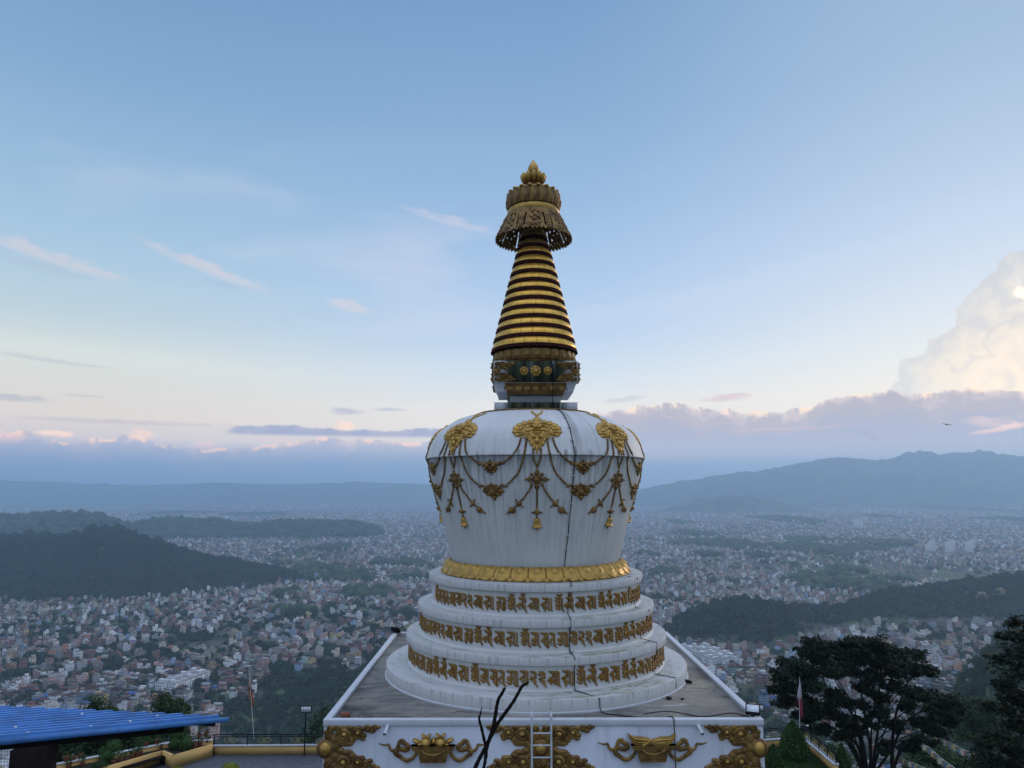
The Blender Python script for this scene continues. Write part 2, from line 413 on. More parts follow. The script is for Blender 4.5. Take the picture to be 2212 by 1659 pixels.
# bumpy cloud noise in degrees
cv = t.xyz(az, el, 0.0)
wv = t.xyz(t.add(az, t.mul(t.sub(t.noise(cv, 0.7, 3), 0.5), 1.6)), t.add(el, t.mul(t.sub(t.noise(t.xyz(el, az, 5.0), 0.7, 3), 0.5), 1.6)), 0.0)
v1 = t.sub(0.5, t.vor(wv, 0.55, 0.35)); v2 = t.sub(0.5, t.vor(wv, 1.3, 0.3)); v3 = t.sub(0.5, t.vor(wv, 3.1, 0.3))
puff = t.add(t.mul(v1, 1.0), t.add(t.mul(v2, 0.55), t.mul(v3, 0.24)))
fine = t.noise(cv, 1.1, 4, 0.6)
wn_ = t.sub(t.noise(t.xyz(t.mul(az, 0.62), t.mul(t.add(el, t.mul(az, 0.12)), 1.5)), 1.2, 4, 0.62), 0.5)
# tower of cumulus at right: left outline as azimuth over elevation
def azl(p): return [azel(*q) for q in p]
tw = sorted((e, a) for a, e in azl([(1905, 900), (1925, 838), (1932, 800), (1950, 776), (1985, 768), (2003, 735), (2045, 712), (2058, 672), (2092, 640), (2108, 608), (2138, 585), (2150, 560), (2172, 551), (2190, 545)]))
tw = [(4.0, tw[0][1])] + [q for q in tw if q[0] > 4.01] + [(tw[-1][0] + .4, 40.0), (21.0, 45.0)]
edge = t.curve(el, tw, 4.0, 21.0, 20.0, 45.0)
dist = t.sub(az, edge)                                    # degrees inside the tower
tm = t.mul(t.step(t.add(dist, t.mul(puff, 0.75)), 0.15, 0.34), t.step(t.add(el, t.mul(puff, -0.8)), 18.6, 18.0))
tm = t.mul(tm, t.mul(t.step(aaz, 75.0, 60.0), t.step(el, 3.4, 4.6)))
lay = t.step(t.add(t.mul(dist, 0.16), t.mul(puff, 0.55)), 0.0, 1.1)
tcol = t.mix(lay, lin((202, 206, 210)), lin((238, 228, 217)))
warm = t.mul(t.step(az, 26.0, 37.0), t.step(el, 15.0, 6.0))
tcol = t.mix(t.mul(warm, 0.75), tcol, lin((255, 232, 200)))
tcol = t.mix(t.mul(t.step(t.add(v1, t.mul(v2, .8)), 0.12, -0.35), 0.45), tcol, lin((206, 202, 204)))
tcol = t.mix(t.mul(t.step(fine, 0.45, 0.7), 0.3), tcol, lin((214, 210, 210)))
tcol = t.mix(t.mul(t.step(t.add(el, t.mul(puff, 0.7)), 15.7, 16.9), t.step(az, 31.5, 34.5)), tcol, (1.25, 1.15, 1.02))
gx = t.sub(az, azel(2218, 636)[0]); gy = t.sub(el, azel(2218, 636)[1])
gl = t.m('SQRT', t.add(t.mul(gx, gx), t.mul(t.mul(gy, gy), 2.2)))
tcol = t.mix(t.step(t.sub(gl, t.mul(puff, 0.9)), 0.75, -0.2), tcol, (1.5, 1.25, 0.95))
base = t.mix(t.mul(tm, 0.93), base, tcol)
# long banks of stratocumulus: top outline as elevation over azimuth
def bank(top, lo_fade, rim, body, low, amp, alpha, peach=None):
    global base
    pts = sorted(azl(top)); a0, a1 = pts[0][0] - 0.01, pts[-1][0] + 0.01
    hgt = t.curve(az, pts, a0, a1, 0.0, 10.0)
    dd = t.add(t.sub(hgt, el), t.mul(puff, amp))          # degrees below the outline
    m = t.mul(t.step(dd, 0.10, 0.30), t.mul(t.step(az, a0, a0 + 1.5), t.step(az, a1, a1 - 1.5)))
    m = t.mul(m, t.step(el, *lo_fade))
    cc = t.mix(t.step(t.add(dd, t.mul(puff, 0.8)), 0.0, 1.1), lin(rim), lin(body))
    cc = t.mix(t.step(t.add(dd, t.mul(t.sub(t.noise(t.xyz(t.mul(az, 0.3), el, 0.0), 1.2, 3), 0.5), 1.5)), 0.9, 2.6), cc, lin(low))
    if peach:
        k = t.mul(t.step(dd, 0.62, 0.18), t.step(t.noise(t.xyz(az, 0.0, 1.0), 0.55, 3, 0.6), *peach[0]))
        cc = t.mix(k, cc, peach[1])
    base = t.mix(t.mul(m, alpha), base, cc)
bank([(-400, 905), (-100, 930), (0, 934), (100, 934), (140, 948), (250, 943), (305, 938), (340, 952), (375, 962), (430, 966), (500, 966), (560, 962), (640, 950), (700, 945), (900, 950), (1100, 950), (1300, 960)], (0.2, 1.6), (178, 170, 184), (150, 157, 182), (130, 148, 180), 0.45, 0.8, ((0.44, 0.60), lin((255, 208, 182))))
bank([(470, 930), (505, 917), (560, 914), (640, 913), (690, 921), (760, 924), (850, 926), (930, 921), (1000, 924), (1100, 930), (1200, 945)], (3.85, 4.25), (160, 162, 184), (140, 148, 178), (146, 156, 186), 0.25, 0.9)
bank([(1180, 930), (1290, 889), (1340, 881), (1420, 871), (1480, 872), (1520, 884), (1560, 881), (1620, 888), (1690, 888), (1760, 872), (1800, 852), (1850, 842), (1930, 842), (2000, 850), (2100, 838), (2160, 836), (2212, 842), (2400, 830), (2900, 850)], (1.6, 3.6), (208, 194, 194), (170, 164, 176), (152, 157, 180), 0.45, 0.95, ((0.47, 0.62), lin((255, 226, 196))))
# separate wisps
def wisp(X, Y, lx, ly, rot, c, alpha, seed):
    global base
    a, e = azel(X, Y); k = DEG / FP; r = math.radians(rot)
    u = t.sub(az, a); v = t.sub(el, e)
    p = t.add(t.mul(u, math.cos(r)), t.mul(v, math.sin(r))); q = t.sub(t.mul(v, math.cos(r)), t.mul(u, math.sin(r)))
    d = t.add(t.m('POWER', t.mul(p, 1 / (lx * k)), 2.0), t.m('POWER', t.mul(t.add(q, t.mul(wn_, ly * k * 1.8)), 1 / (ly * k)), 2.0))
    base = t.mix(t.mul(t.step(t.mad(wn_, 1.9, d), 1.5, -0.35), alpha * (.52 if ly >= 10 else .8)), base, lin(c))
for a in ((95, 549, 150, 13, -12, (226, 206, 206), .85, 1.), (60, 568, 110, 9, -8, (170, 182, 200), .5, 2.), (455, 582, 130, 12, -16, (226, 208, 208), .9, 3.), (475, 614, 50, 6, -4, (170, 182, 204), .5, 4.), (757, 663, 50, 12, -9, (228, 208, 206), .9, 5.), (975, 478, 120, 10, -12, (214, 206, 220), .85, 6.), (900, 540, 90, 20, -10, (196, 204, 226), .4, 7.),
          (110, 779, 90, 4, -4, (176, 184, 190), .8, 8.), (22, 860, 62, 6, -1, (168, 170, 178), .9, 9.), (178, 855, 36, 3, 0, (180, 180, 184), .8, 10.), (270, 912, 190, 5, 0, (182, 174, 180), .8, 11.), (750, 889, 42, 7, 0, (160, 164, 186), .9, 12.), (842, 885, 42, 4, 1, (166, 168, 188), .8, 13.), (1345, 863, 50, 7, 6, (186, 184, 192), .8, 14.), (1568, 860, 54, 8, 3, (206, 182, 184), .9, 15.),
          (742, 921, 24, 9, 0, (255, 212, 186), .95, 16.), (307, 940, 24, 11, 0, (255, 208, 184), .9, 17.), (105, 934, 22, 6, 0, (255, 214, 190), .9, 18.), (138, 938, 16, 6, 0, (255, 208, 186), .9, 19.), (22, 944, 26, 14, 0, (240, 192, 182), .7, 20.), (440, 962, 34, 8, 0, (226, 190, 190), .7, 21.), (590, 950, 40, 6, 0, (214, 186, 192), .7, 22.),
          (2135, 912, 40, 10, -8, (236, 200, 190), .85, 23.), (2180, 922, 60, 6, 10, (250, 206, 186), .8, 24.), (1540, 898, 30, 6, 20, (200, 190, 200), .6, 25.), (1700, 926, 150, 4, 1, (196, 172, 184), .5, 26.), (1990, 962, 260, 12, 2, (160, 164, 184), .5, 27.), (1880, 943, 24, 5, -40, (140, 142, 168), .6, 28.), (300, 780, 420, 26, -3, (222, 222, 216), .5, 29.), (1500, 640, 500, 30, 8, (206, 214, 230), .4, 30.)):
    wisp(*a)
w.cycles.sampling_method = 'MANUAL'; w.cycles.sample_map_resolution = 256
# the sky is seen through the haze: its own radiance is what stands before the haze thins and tints it
zz_ = t.m('MAXIMUM', dz, 0.034)
T_ = t.m('MAXIMUM', t.m('EXPONENT', t.m('DIVIDE', -1.3e-4 * 550, zz_)), 0.30)
base = t.mix(t.sub(1.0, T_), base, (0.10, 0.17, 0.30), 'SUBTRACT')
vd = t.node('ShaderNodeVectorMath', operation='SCALE'); t.put(vd.inputs[0], base); t.put(vd.inputs['Scale'], t.m('DIVIDE', 1.0, T_)); base = vd.outputs[0]
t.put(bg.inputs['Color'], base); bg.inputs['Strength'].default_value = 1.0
SUNL = bpy.data.lights.new('sun', 'SUN'); SUNL.energy = 0.75; SUNL.angle = math.radians(12); SUNL.color = (1.0, 0.82, 0.64)
so = link('sun', SUNL); sa, se = math.radians(SUN_AZ), math.radians(SUN_EL)
so.rotation_euler = Vector((math.sin(sa) * math.cos(se), math.cos(sa) * math.cos(se), math.sin(se))).to_track_quat('Z', 'Y').to_euler()

# ------------------------------------------------------------------ haze over the valley
hm = bpy.data.materials.new('haze_air'); hm.use_nodes = True; hm.node_tree.nodes.clear()
ho = hm.node_tree.nodes.new('ShaderNodeOutputMaterial'); hv = hm.node_tree.nodes.new('ShaderNodeVolumePrincipled')
hv.inputs['Density'].default_value = 1.3e-4; hv.inputs['Color'].default_value = (0.56, 0.78, 1.0, 1); hv.inputs['Anisotropy'].default_value = 0.35
hv.inputs['Density Attribute'].default_value = ''
hm.node_tree.links.new(hv.outputs[0], ho.inputs['Volume'])
hm.cycles.homogeneous_volume = True
HZ = MB().box((0, 0, 140), (35000, 35000, 820))
tag(link('haze', HZ.mesh('haze'), hm), kind='stuff')
vs = sc.view_settings; vs.view_transform = 'Standard'; vs.look = 'None'; vs.exposure = 0; vs.gamma = 1
sc.cycles.use_denoising = True
sc.cycles.max_bounces = 6; sc.cycles.diffuse_bounces = 3; sc.cycles.glossy_bounces = 3; sc.cycles.volume_bounces = 4; sc.cycles.transparent_max_bounces = 8
sc.cycles.caustics_reflective = False; sc.cycles.caustics_refractive = False
# ------------------------------------------------------------------ the stupa
ST_LOC = Vector((X0, D, 0.0))
stupa = thing('stupa', 'white and gold Buddhist stupa with ringed spire on a square ornamented plinth', 'stupa', ST_LOC)
def sp(name, me, mat, parent=None, rz=0.0, z=None, label=None):
    o = link(name, me, mat, parent or stupa, rz=rz)
    if z is not None: o.location.z = z
    if label: o['label'] = label
    return o
HS, ZD, YAW = 4.665, -4.93, 0.004
ZB = -17.0
# plinth: walls, coping, deck
b = MB(); b.box((0, 0, (ZB + ZD - 0.06) / 2), (2 * HS, 2 * HS, ZD - 0.06 - ZB)); sp('plinth', b.mesh('plinth'), M['plinth'], rz=YAW)
b = MB(); b.box((0, 0, ZD - 0.03), (2 * HS - 0.30, 2 * HS - 0.30, 0.06)); sp('roof_deck', b.mesh('roof_deck'), M['deck'], rz=YAW)
b = MB()
for s in (-1, 1):
    b.box((s * (HS - 0.075 + 0.02), 0, ZD + 0.005), (0.15, 2 * HS - 0.26, 0.13))
    b.box((0, s * (HS - 0.075 + 0.02), ZD + 0.005), (2 * HS + 0.04, 0.15, 0.13))
cp = sp('coping', b.mesh('coping'), M['plain'], rz=YAW)
bv = cp.modifiers.new('bevel', 'BEVEL'); bv.width = 0.012; bv.segments = 2

# discs and inscribed drums
def ringdisc(name, r, z1, z0, mat, rin=0.5, parent=None):
    h = z1 - z0
    prof = [(rin, -h), (r - 0.03, -h), (r - 0.008, -h + 0.012), (r, -h + 0.04), (r, -0.035), (r - 0.012, -0.01), (r - 0.04, 0.0), (rin, 0.004)]
    return sp(name, MB().rev(prof, 144).mesh(name, 35), mat, parent, z=z1)
base_disc = ringdisc('base_disc', 4.095, -4.626, -4.93, M['ledge'])
b = MB().rev([(4.12, 0), (4.12, 0.03), (4.09, 0.045)], 144); sp('skirting', b.mesh('skirting', 35), M['plain'], base_disc, z=-0.304)
TIERS = [(2.885, 2.98, -2.297, -2.49, -3.07), (3.185, 3.277, -3.073, -3.267, -3.845), (3.48, 3.58, -3.857, -4.05, -4.63)]
tiers = []
for rw, rd, z1, z0, zb in TIERS:
    o = sp('terrace', MB().rev([(rw - 0.3, 0.01), (rw, 0.01), (rw + 0.004, zb - z0 + 0.05), (rw + 0.03, zb - z0 + 0.02), (rw + 0.045, zb - z0 - 0.01)], 144).mesh('terrace', 35), M['tierwall'], z=z0)
    c = sp('cornice', MB().rev([(rw - 0.4, -(z1 - z0)), (rd - 0.03, -(z1 - z0)), (rd - 0.008, -(z1 - z0) + 0.012), (rd, -(z1 - z0) + 0.04), (rd, -0.035), (rd - 0.012, -0.01), (rd - 0.04, 0.0), (0.6, 0.004)], 144).mesh('cornice', 35), M['ledge'], o, z=z1 - z0)
    tiers.append(o)

# raised letters: outlines drawn per character, (height of a character, left edge, top edge, outlines)
GL = {
 'om': (420, 140, 270, [[(205,172),(415,172),(402,200),(348,243),(352,268),(278,268),(272,243),(220,202)], [(150,262),(388,268),(428,310),(430,640),(490,758),(470,762),(376,672),(376,345),(340,345),(340,640),(320,682),(280,692),(200,657),(140,585),(190,606),(250,616),(285,590),(285,345),(205,338)], [(135,365),(215,355),(272,400),(282,428),(185,425)], [(165,500),(200,458),(290,442),(290,585),(235,583),(182,547)], [(335,480),(380,480),(380,520),(335,520)]]),
 'a': (420, 455, 270, [[(460,272),(700,275),(748,312),(750,640),(812,758),(795,764),(692,672),(690,350),(660,350),(660,640),(642,682),(590,696),(520,666),(455,585),(520,612),(580,616),(602,592),(602,358),(540,355)], [(488,500),(520,452),(606,440),(606,585),(560,585),(512,560)], [(655,480),(695,480),(695,515),(655,515)]]),
 'mri': (420, 770, 270, [[(770,275),(1000,278),(1046,312),(1046,648),(976,692),(1052,764),(1030,770),(890,630),(950,600),(982,560),(980,350),(946,352),(946,560),(915,606),(797,545),(803,505),(850,450),(892,434),(892,355),(838,350)], [(940,440),(986,440),(986,490),(940,490)], [(988,694),(1050,652),(1096,700),(1042,742)]]),
 'ta': (420, 1065, 270, [[(1065,280),(1205,280),(1262,325),(1266,660),(1330,753),(1310,760),(1205,682),(1197,375),(1140,366),(1095,336)], [(1150,435),(1200,457),(1196,500),(1150,532),(1126,580),(1131,610),(1186,660),(1170,672),(1066,590),(1066,550),(1092,490)]]),
 'aa': (420, 1290, 270, [[(1300,285),(1620,275),(1666,320),(1671,660),(1721,738),(1700,745),(1612,672),(1610,350),(1582,350),(1582,640),(1641,738),(1616,745),(1526,672),(1530,350),(1490,350),(1490,640),(1470,682),(1420,693),(1350,666),(1290,600),(1350,621),(1410,621),(1432,598),(1432,352),(1360,350)], [(1320,500),(1350,452),(1436,440),(1436,570),(1390,586),(1342,560)], [(1486,480),(1532,480),(1532,520),(1486,520)]]),
 'yu': (430, 345, 437, [[(355,432),(590,434),(636,480),(640,800),(600,868),(542,870),(450,788),(520,820),(576,780),(580,520),(546,520),(546,650),(490,640),(490,522),(410,500)], [(345,690),(420,592),(494,580),(494,648),(470,655),(410,722)], [(420,742),(500,665),(582,692),(582,730),(532,730),(480,792),(440,772)]]),
 'rda': (430, 670, 437, [[(675,437),(830,440),(886,490),(886,670),(830,656),(826,540),(720,500)], [(680,530),(762,606),(830,608),(830,655),(762,670),(722,722),(665,680),(722,622)], [(730,727),(800,665),(886,740),(886,860),(946,916),(925,922),(780,785),(836,790),(800,745),(770,752)]]),
 'de': (430, 915, 437, [[(950,446),(1105,455),(1156,500),(1156,540),(1062,542),(992,590),(910,540),(978,525)], [(1096,542),(1156,538),(1156,670),(1096,645),(1060,650),(1002,714),(932,690),(1000,612),(1096,594)], [(1000,722),(1080,676),(1156,732),(1156,850),(1202,920),(1180,925),(960,720),(1076,800),(1096,752)]]),
 'sva': (430, 1200, 437, [[(1235,447),(1535,442),(1592,490),(1592,860),(1646,910),(1626,917),(1532,872),(1530,520),(1505,522),(1505,872),(1380,792),(1420,742),(1450,705),(1450,525),(1422,526),(1440,655),(1366,610),(1366,530),(1290,500)], [(1200,720),(1280,612),(1360,600),(1366,655),(1345,662),(1270,742),(1372,846),(1352,856)], [(1285,750),(1345,672),(1438,668),(1438,702),(1362,780),(1330,800)]]),
 'ha': (430, 1640, 437, [[(1660,437),(1895,434),(1946,490),(1942,840),(2001,888),(1980,896),(1886,842),(1886,520),(1856,520),(1856,650),(1800,640),(1800,524),(1712,492)], [(1635,665),(1710,592),(1796,580),(1796,640),(1780,642),(1690,722)], [(1692,727),(1790,660),(1872,770),(1842,782),(1800,742),(1732,792)], [(1734,802),(1800,748),(1866,802),(1802,852),(1807,914),(1790,919),(1742,842)]]),
 'danda': (430, 1985, 437, [[(1985,442),(2035,477),(2035,840),(2076,893),(2055,900),(1985,842)]]),
 'bhrum': (300, 550, 105, [[(655,22),(785,22),(766,60),(737,84),(737,103),(698,103),(698,84),(665,56)], [(595,107),(770,102),(796,140),(791,240),(752,212),(752,165),(731,166),(731,390),(640,290),(652,258),(690,250),(690,172),(640,160)], [(752,240),(796,280),(791,400),(826,453),(806,460),(752,402)], [(550,300),(620,226),(688,230),(688,250),(632,290),(627,330),(666,383),(650,390)]]),
 'hum': (300, 45, 75, [[(45,77),(150,80),(166,110),(166,240),(80,246),(45,208),(74,180),(120,162),(120,135),(76,116)], [(50,280),(85,252),(166,247),(166,302),(80,306)], [(55,350),(85,316),(166,311),(166,350),(106,376),(131,428),(110,431)], [(175,82),(265,82),(296,112),(291,390),(247,372),(247,150),(222,150),(190,116)], [(195,177),(240,210),(240,380),(265,406),(250,411),(195,372)]]),
}
ADV = {'om': 0.74, 'a': 0.735, 'mri': 0.70, 'ta': 0.56, 'aa': 0.95, 'yu': 0.755, 'rda': 0.57, 'de': 0.66, 'sva': 1.02, 'ha': 0.80, 'danda': 0.30, 'bhrum': 0.93, 'hum': 0.93}
LONG = 'om a mri ta aa yu rda de sva ha danda'.split(); SHORT = 'om bhrum sva ha danda'.split(); H = ['hum']
rows = [(LONG + H + SHORT + SHORT + SHORT + LONG, 15, -0.12), (SHORT + LONG + H + SHORT + LONG + H + SHORT + LONG, 24, 0.0), (LONG + H + SHORT + LONG + SHORT + SHORT + H + SHORT, 24, 0.2)]
for (rw, rd, z1, z0, zb), tier, (seq, ci, sh), LH, zt in zip(TIERS, tiers, rows, (0.305, 0.312, 0.325), (1290.5, 1365.5, 1449.0)):
    zz = ray(1159, zt); dd = D - rw; ztop = zz.z / zz.y * dd
    xs = [0.0]
    for g in seq: xs.append(xs[-1] + ADV[g])
    ctr = xs[ci] + sh
    cache = {}
    for k, g in enumerate(seq):
        ph = (xs[k] - ctr) * LH / rw
        if abs(ph) > 1.72: continue
        if g not in cache:
            h, gx0, gy0, polys = GL[g]; mb = MB()
            for q, pl in enumerate(polys):
                def fr(u, v, e, h=h, gx0=gx0, gy0=gy0):
                    a = (u - gx0) / h * LH / rw; r = rw + e
                    return (math.sin(a) * r, -math.cos(a) * r, ztop - z0 - (-v - gy0) / h * LH)
                mb.poly([(x, -y) for x, y in pl], fr, -0.01, 0.030 + 0.003 * q)
            cache[g] = mb.mesh('letter')
        sp('letter', cache[g], M['letter'], tier, rz=ph)

# the vase shaped body
LID = [(1.0, 2.15), (1.2, 2.145), (1.5, 2.12), (1.8, 2.07), (2.05, 2.005), (2.32, 1.885), (2.59, 1.715), (2.83, 1.505), (3.0, 1.22), (3.11, 0.85), (3.11, 0.825), (3.0, 0.815)]
BODY = [(3.03, 0.825), (3.06, 0.81), (2.977, 0.278), (2.86, -0.103), (2.715, -0.60), (2.55, -1.22), (2.36, -1.97), (2.32, -2.12)]
def smooth_prof(p, n=3):
    p = [Vector(q) for q in p]; out = []
    for i in range(len(p) - 1):
        a, b_, c, d = p[max(i - 1, 0)], p[i], p[i + 1], p[min(i + 2, len(p) - 1)]
        for k in range(n):
            s = k / n; out.append(tuple(0.5 * ((2 * b_) + (c - a) * s + (2 * a - 5 * b_ + 4 * c - d) * s * s + (3 * b_ - a - 3 * c + d) * s ** 3)))
    return out + [tuple(p[-1])]
dome = sp('dome', MB().rev(BODY[::-1], 160).mesh('dome', 30), M['white'])
LIDS = smooth_prof(LID[:-3], 4) + LID[-3:]
sp('dome_lid', MB().rev(LIDS[::-1], 160).mesh('dome_lid', 16), M['white'], dome)

# surface tracing: silhouette radius at height z for the vase, discs and drums
PROFILE = [(2.24, 1.1)] + [(z, r) for r, z in LIDS[:-1]] + [(z, r) for r, z in BODY[1:]] + [(-2.13, 2.36), (-2.27, 2.62), (-2.28, 2.62), (-2.297, 2.97)]
for rw, rd, z1, z0, zb in TIERS:
    PROFILE += [(z1 - 0.002, rd), (z0, rd), (z0 - 0.002, rw), (zb + 0.01, rw)]
PROFILE += [(-4.627, 4.095), (-4.93, 4.095), (-4.931, 9)]
pz = np.array([p[0] for p in PROFILE])[::-1]; pr = np.array([p[1] for p in PROFILE])[::-1]
def Rz(z): return float(np.interp(z, pz, pr)) if z < 2.24 else 0.0
def hit(X, Y):
    r = ray(X, Y).normalized(); a = 14.0
    f = lambda s: math.hypot(r.x * s - X0, r.y * s - D) - Rz(r.z * s)
    while a < 24 and f(a) > 0: a += 0.03
    lo, hi = a - 0.03, a
    for _ in range(18):
        m = (lo + hi) / 2
        if f(m) > 0: lo = m
        else: hi = m
    p = r * hi; return Vector((p.x - X0, p.y - D, p.z))
def phi(p): return math.atan2(p.x, -p.y)
PC = phi(hit(1160, 1040))
def canon(p, k=0.0): return Matrix.Rotation(-PC - k, 3, 'Z') @ p
def frame(X, Y):
    p = hit(X, Y); a = hit(X + 1.5, Y); b_ = hit(X, Y - 1.5)
    eu = (a - p).normalized(); n = eu.cross(b_ - p).normalized(); ev = n.cross(eu)
    sx = (a - p).length / 1.5; sy = (b_ - p).length / 1.5
    return canon(p), canon(eu), canon(ev), canon(n), sx, sy
def Z5(x, y): return (1270 + x / 14.747) * 0.8641, (1030 + y / 14.747) * 0.8641
def Z6(x, y): return (1250 + x / 8.294) * 0.8641, (1130 + y / 8.294) * 0.8641
def Z4(x, y): return (1300 + x / 4.879) * 0.8641, (990 + y / 4.879) * 0.8641
def lens(mb, Z, s, x, y, rx, ry, h, rot=0.0, nu=10, nv=4, lift=0.0, shift=None):
    X, Y = Z(x, y); p, eu, ev, n, sx, sy = frame(X, Y)
    if shift: p, eu, ev, n = shift(p), shift(eu, True), shift(ev, True), shift(n, True)
    mb.ball(p + n * lift, (rx / s * .8641 * sx, ry / s * .8641 * sy, h), nu, nv, (eu, ev, n), half=True, rot=math.radians(rot))
def chain(mb, Z, pts, rad=0.032, gap=0.064, mirror=None, skip=0):
    P = [canon(hit(*Z(*q))) for q in pts]
    P = [Vector(q) for q in smooth3(P, 6)]
    acc = 0.0; prev = P[0]; out = [P[0]]
    for q in P[1:]:
        while (q - prev).length + acc >= gap:
            prev = prev + (q - prev).normalized() * (gap - acc); acc = 0; out.append(prev)
        acc += (q - prev).length; prev = q
    for q in out:
        mb.ball(q * 1.004, rad, 7, 5)
        if mirror is not None:
            a = 2 * mirror; v = Vector((q.x, q.y, 0)); ph = a - phi(q); r = v.length
            mb.ball(Vector((math.sin(ph) * r, -math.cos(ph) * r, q.z)) * 1.004, rad, 7, 5)
    return out
def smooth3(P, n):
    out = []
    for i in range(len(P) - 1):
        a, b_, c, d = P[max(i - 1, 0)], P[i], P[i + 1], P[min(i + 2, len(P) - 1)]
        for k in range(n):
            s = k / n; out.append(0.5 * ((2 * b_) + (c - a) * s + (2 * a - 5 * b_ + 4 * c - d) * s * s + (3 * b_ - a - 3 * c + d) * s ** 3))
    return out + [P[-1]]
# guardian face
mk = MB(); S5 = 14.747
def L5(x, y, rx, ry, h, rot=0, both=True, lift=0.0):
    h *= .68
    lens(mk, Z5, S5, x, y, rx, ry, h, rot, lift=lift)
    if both and abs(x - 1070) > 5: lens(mk, Z5, S5, 2140 - x, y, rx, ry, h, -rot, lift=lift)
L5(1070, 700, 520, 330, 0.03, both=False); L5(560, 700, 330, 200, 0.035); L5(1070, 1040, 330, 300, 0.03, both=False)
for a in ((290, 600, 120, 95, .07, 20), (255, 740, 115, 75, .07, 0), (340, 860, 130, 60, .07, -15), (420, 500, 125, 80, .08, 25), (600, 425, 120, 80, .085, 15), (800, 370, 100, 60, .085, 0), (450, 650, 130, 60, .10, 20), (430, 760, 130, 50, .10, 0), (480, 840, 90, 45, .10, -10), (560, 590, 70, 70, .10, 0), (560, 760, 95, 120, .11, 0),
          (720, 560, 80, 75, .10, 0), (745, 690, 110, 90, .10, 0), (830, 462, 180, 34, .125, 8), (870, 552, 88, 36, .14, 0), (970, 620, 55, 36, .14, 0), (950, 930, 98, 88, .13, 0),
          (800, 1030, 70, 110, .07, 25), (860, 1160, 70, 120, .07, 15), (960, 1290, 55, 110, .07, 8), (880, 900, 90, 150, .06, 12)): L5(*a)
for a in ((1070, 300, 185, 65, .09), (1070, 265, 110, 48, .12), (1070, 425, 165, 105, .115), (1070, 565, 70, 80, .16), (1070, 620, 110, 40, .165), (1070, 700, 240, 34, .125), (1070, 785, 225, 50, .11), (1070, 845, 180, 30, .10), (1070, 1075, 125, 122, .135), (1070, 1330, 75, 150, .08), (1070, 1450, 32, 110, .06)): L5(*a, both=False)
for i in range(3):
    for s in (1, -1):
        P = [canon(hit(*Z5(1070 + s * x, y))) for x, y in ((250 + 45 * i, 790 - 10 * i), (300 + 60 * i, 880 - 20 * i), (310 + 75 * i, 940), (400 + 85 * i, 1010))]
        mk.tube([p * 1.015 for p in smooth3(P, 3)], [0.012] * 9 + [0.004], 5)
me_mask = mk.mesh('guardian_face', 60)
# top beads, swags and pendants of one bay
def both_sides(Z, pts, cx, **k):
    m = MB(); chain(m, Z, pts, **k); chain(m, Z, [(2 * cx - x, y) for x, y in pts][:], **k); return m
mb = MB(); chain(mb, Z5, [(880, -10), (930, 60), (1035, 125), (1066, 200)], gap=.064); me_vtop = mb.mesh('bead_chain', True)
mb = MB(); chain(mb, Z5, [(1256, -10), (1206, 60), (1101, 125), (1070, 200)], gap=.064); me_vtop2 = mb.mesh('bead_chain', True)
me_v = both_sides(Z5, [(925, 1380), (935, 1500)], 1070, gap=0.064)
chain(me_v, Z6, [(685, 15), (690, 90), (715, 195), (762, 285), (767, 365)]); chain(me_v, Z6, [(845, 15), (845, 90), (815, 195), (768, 285)])
me_v = me_v.mesh('bead_chain', True)
MIDP = math.radians(22.5)
def canon_mid(Zx):   # shift so that a traced mid-bay ornament sits exactly between two faces
    d = MIDP - (phi(hit(*Z4(*Zx))) - PC)
    return lambda v, vec=False: Matrix.Rotation(d, 3, 'Z') @ v
def swag(pts, end, gap=0.064):
    d = MIDP - (phi(hit(*Z4(*end))) - PC); s = MIDP / (phi(hit(*Z4(*end))) - PC)
    P = [canon(hit(*Z4(*q))) for q in pts]; Q = []
    for p in smooth3(P, 6):
        ph = phi(p) * s; r = math.hypot(p.x, p.y); Q.append(Vector((math.sin(ph) * r, -math.cos(ph) * r, p.z)))
    mb = MB(); acc = 0; prev = Q[0]; out = [Q[0]]
    for q in Q[1:]:
        while (q - prev).length + acc >= gap:
            prev = prev + (q - prev).normalized() * (gap - acc); acc = 0; out.append(prev)
        acc += (q - prev).length; prev = q
    for q in out:
        r = math.hypot(q.x, q.y)
        for ph in (phi(q), 2 * MIDP - phi(q)): mb.ball(Vector((math.sin(ph) * r, -math.cos(ph) * r, q.z)) * 1.004, 0.032, 7, 5)
    return mb.mesh('bead_chain', True)
me_sw1 = swag([(402, 515), (428, 600), (470, 675), (515, 730), (560, 772), (610, 803), (640, 815)], (776, 850))
me_sw2 = swag([(330, 530), (345, 620), (362, 700), (378, 780), (402, 860), (440, 945), (490, 1000), (530, 1048), (580, 1082)], (740, 1160))
def orn(ctr, items):
    m = MB(); sh = canon_mid(ctr)
    for x, y, rx, ry, h, rot in items:
        lens(m, Z4, 4.879, x, y, rx, ry, h, rot, shift=sh)
    return m.mesh('swag_ornament', 60)
def mirr(ctr, it):
    out = []
    for x, y, rx, ry, h, rot in it:
        out.append((x, y, rx, ry, h, rot))
        if abs(x - ctr) > 2: out.append((2 * ctr - x, y, rx, ry, h, -rot))
    return out
me_o1 = orn((776, 850), mirr(776, [(776, 850, 75, 62, .035, 0), (740, 848, 27, 27, .09, 0), (776, 880, 24, 28, .085, 0), (776, 790, 14, 18, .06, 0), (650, 820, 40, 18, .05, 14), (690, 832, 32, 24, .06, 10), (712, 886, 20, 18, .06, 0), (740, 915, 22, 20, .06, 0), (776, 925, 24, 16, .06, 0), (776, 950, 12, 12, .05, 0), (776, 820, 30, 22, .07, 0)]))
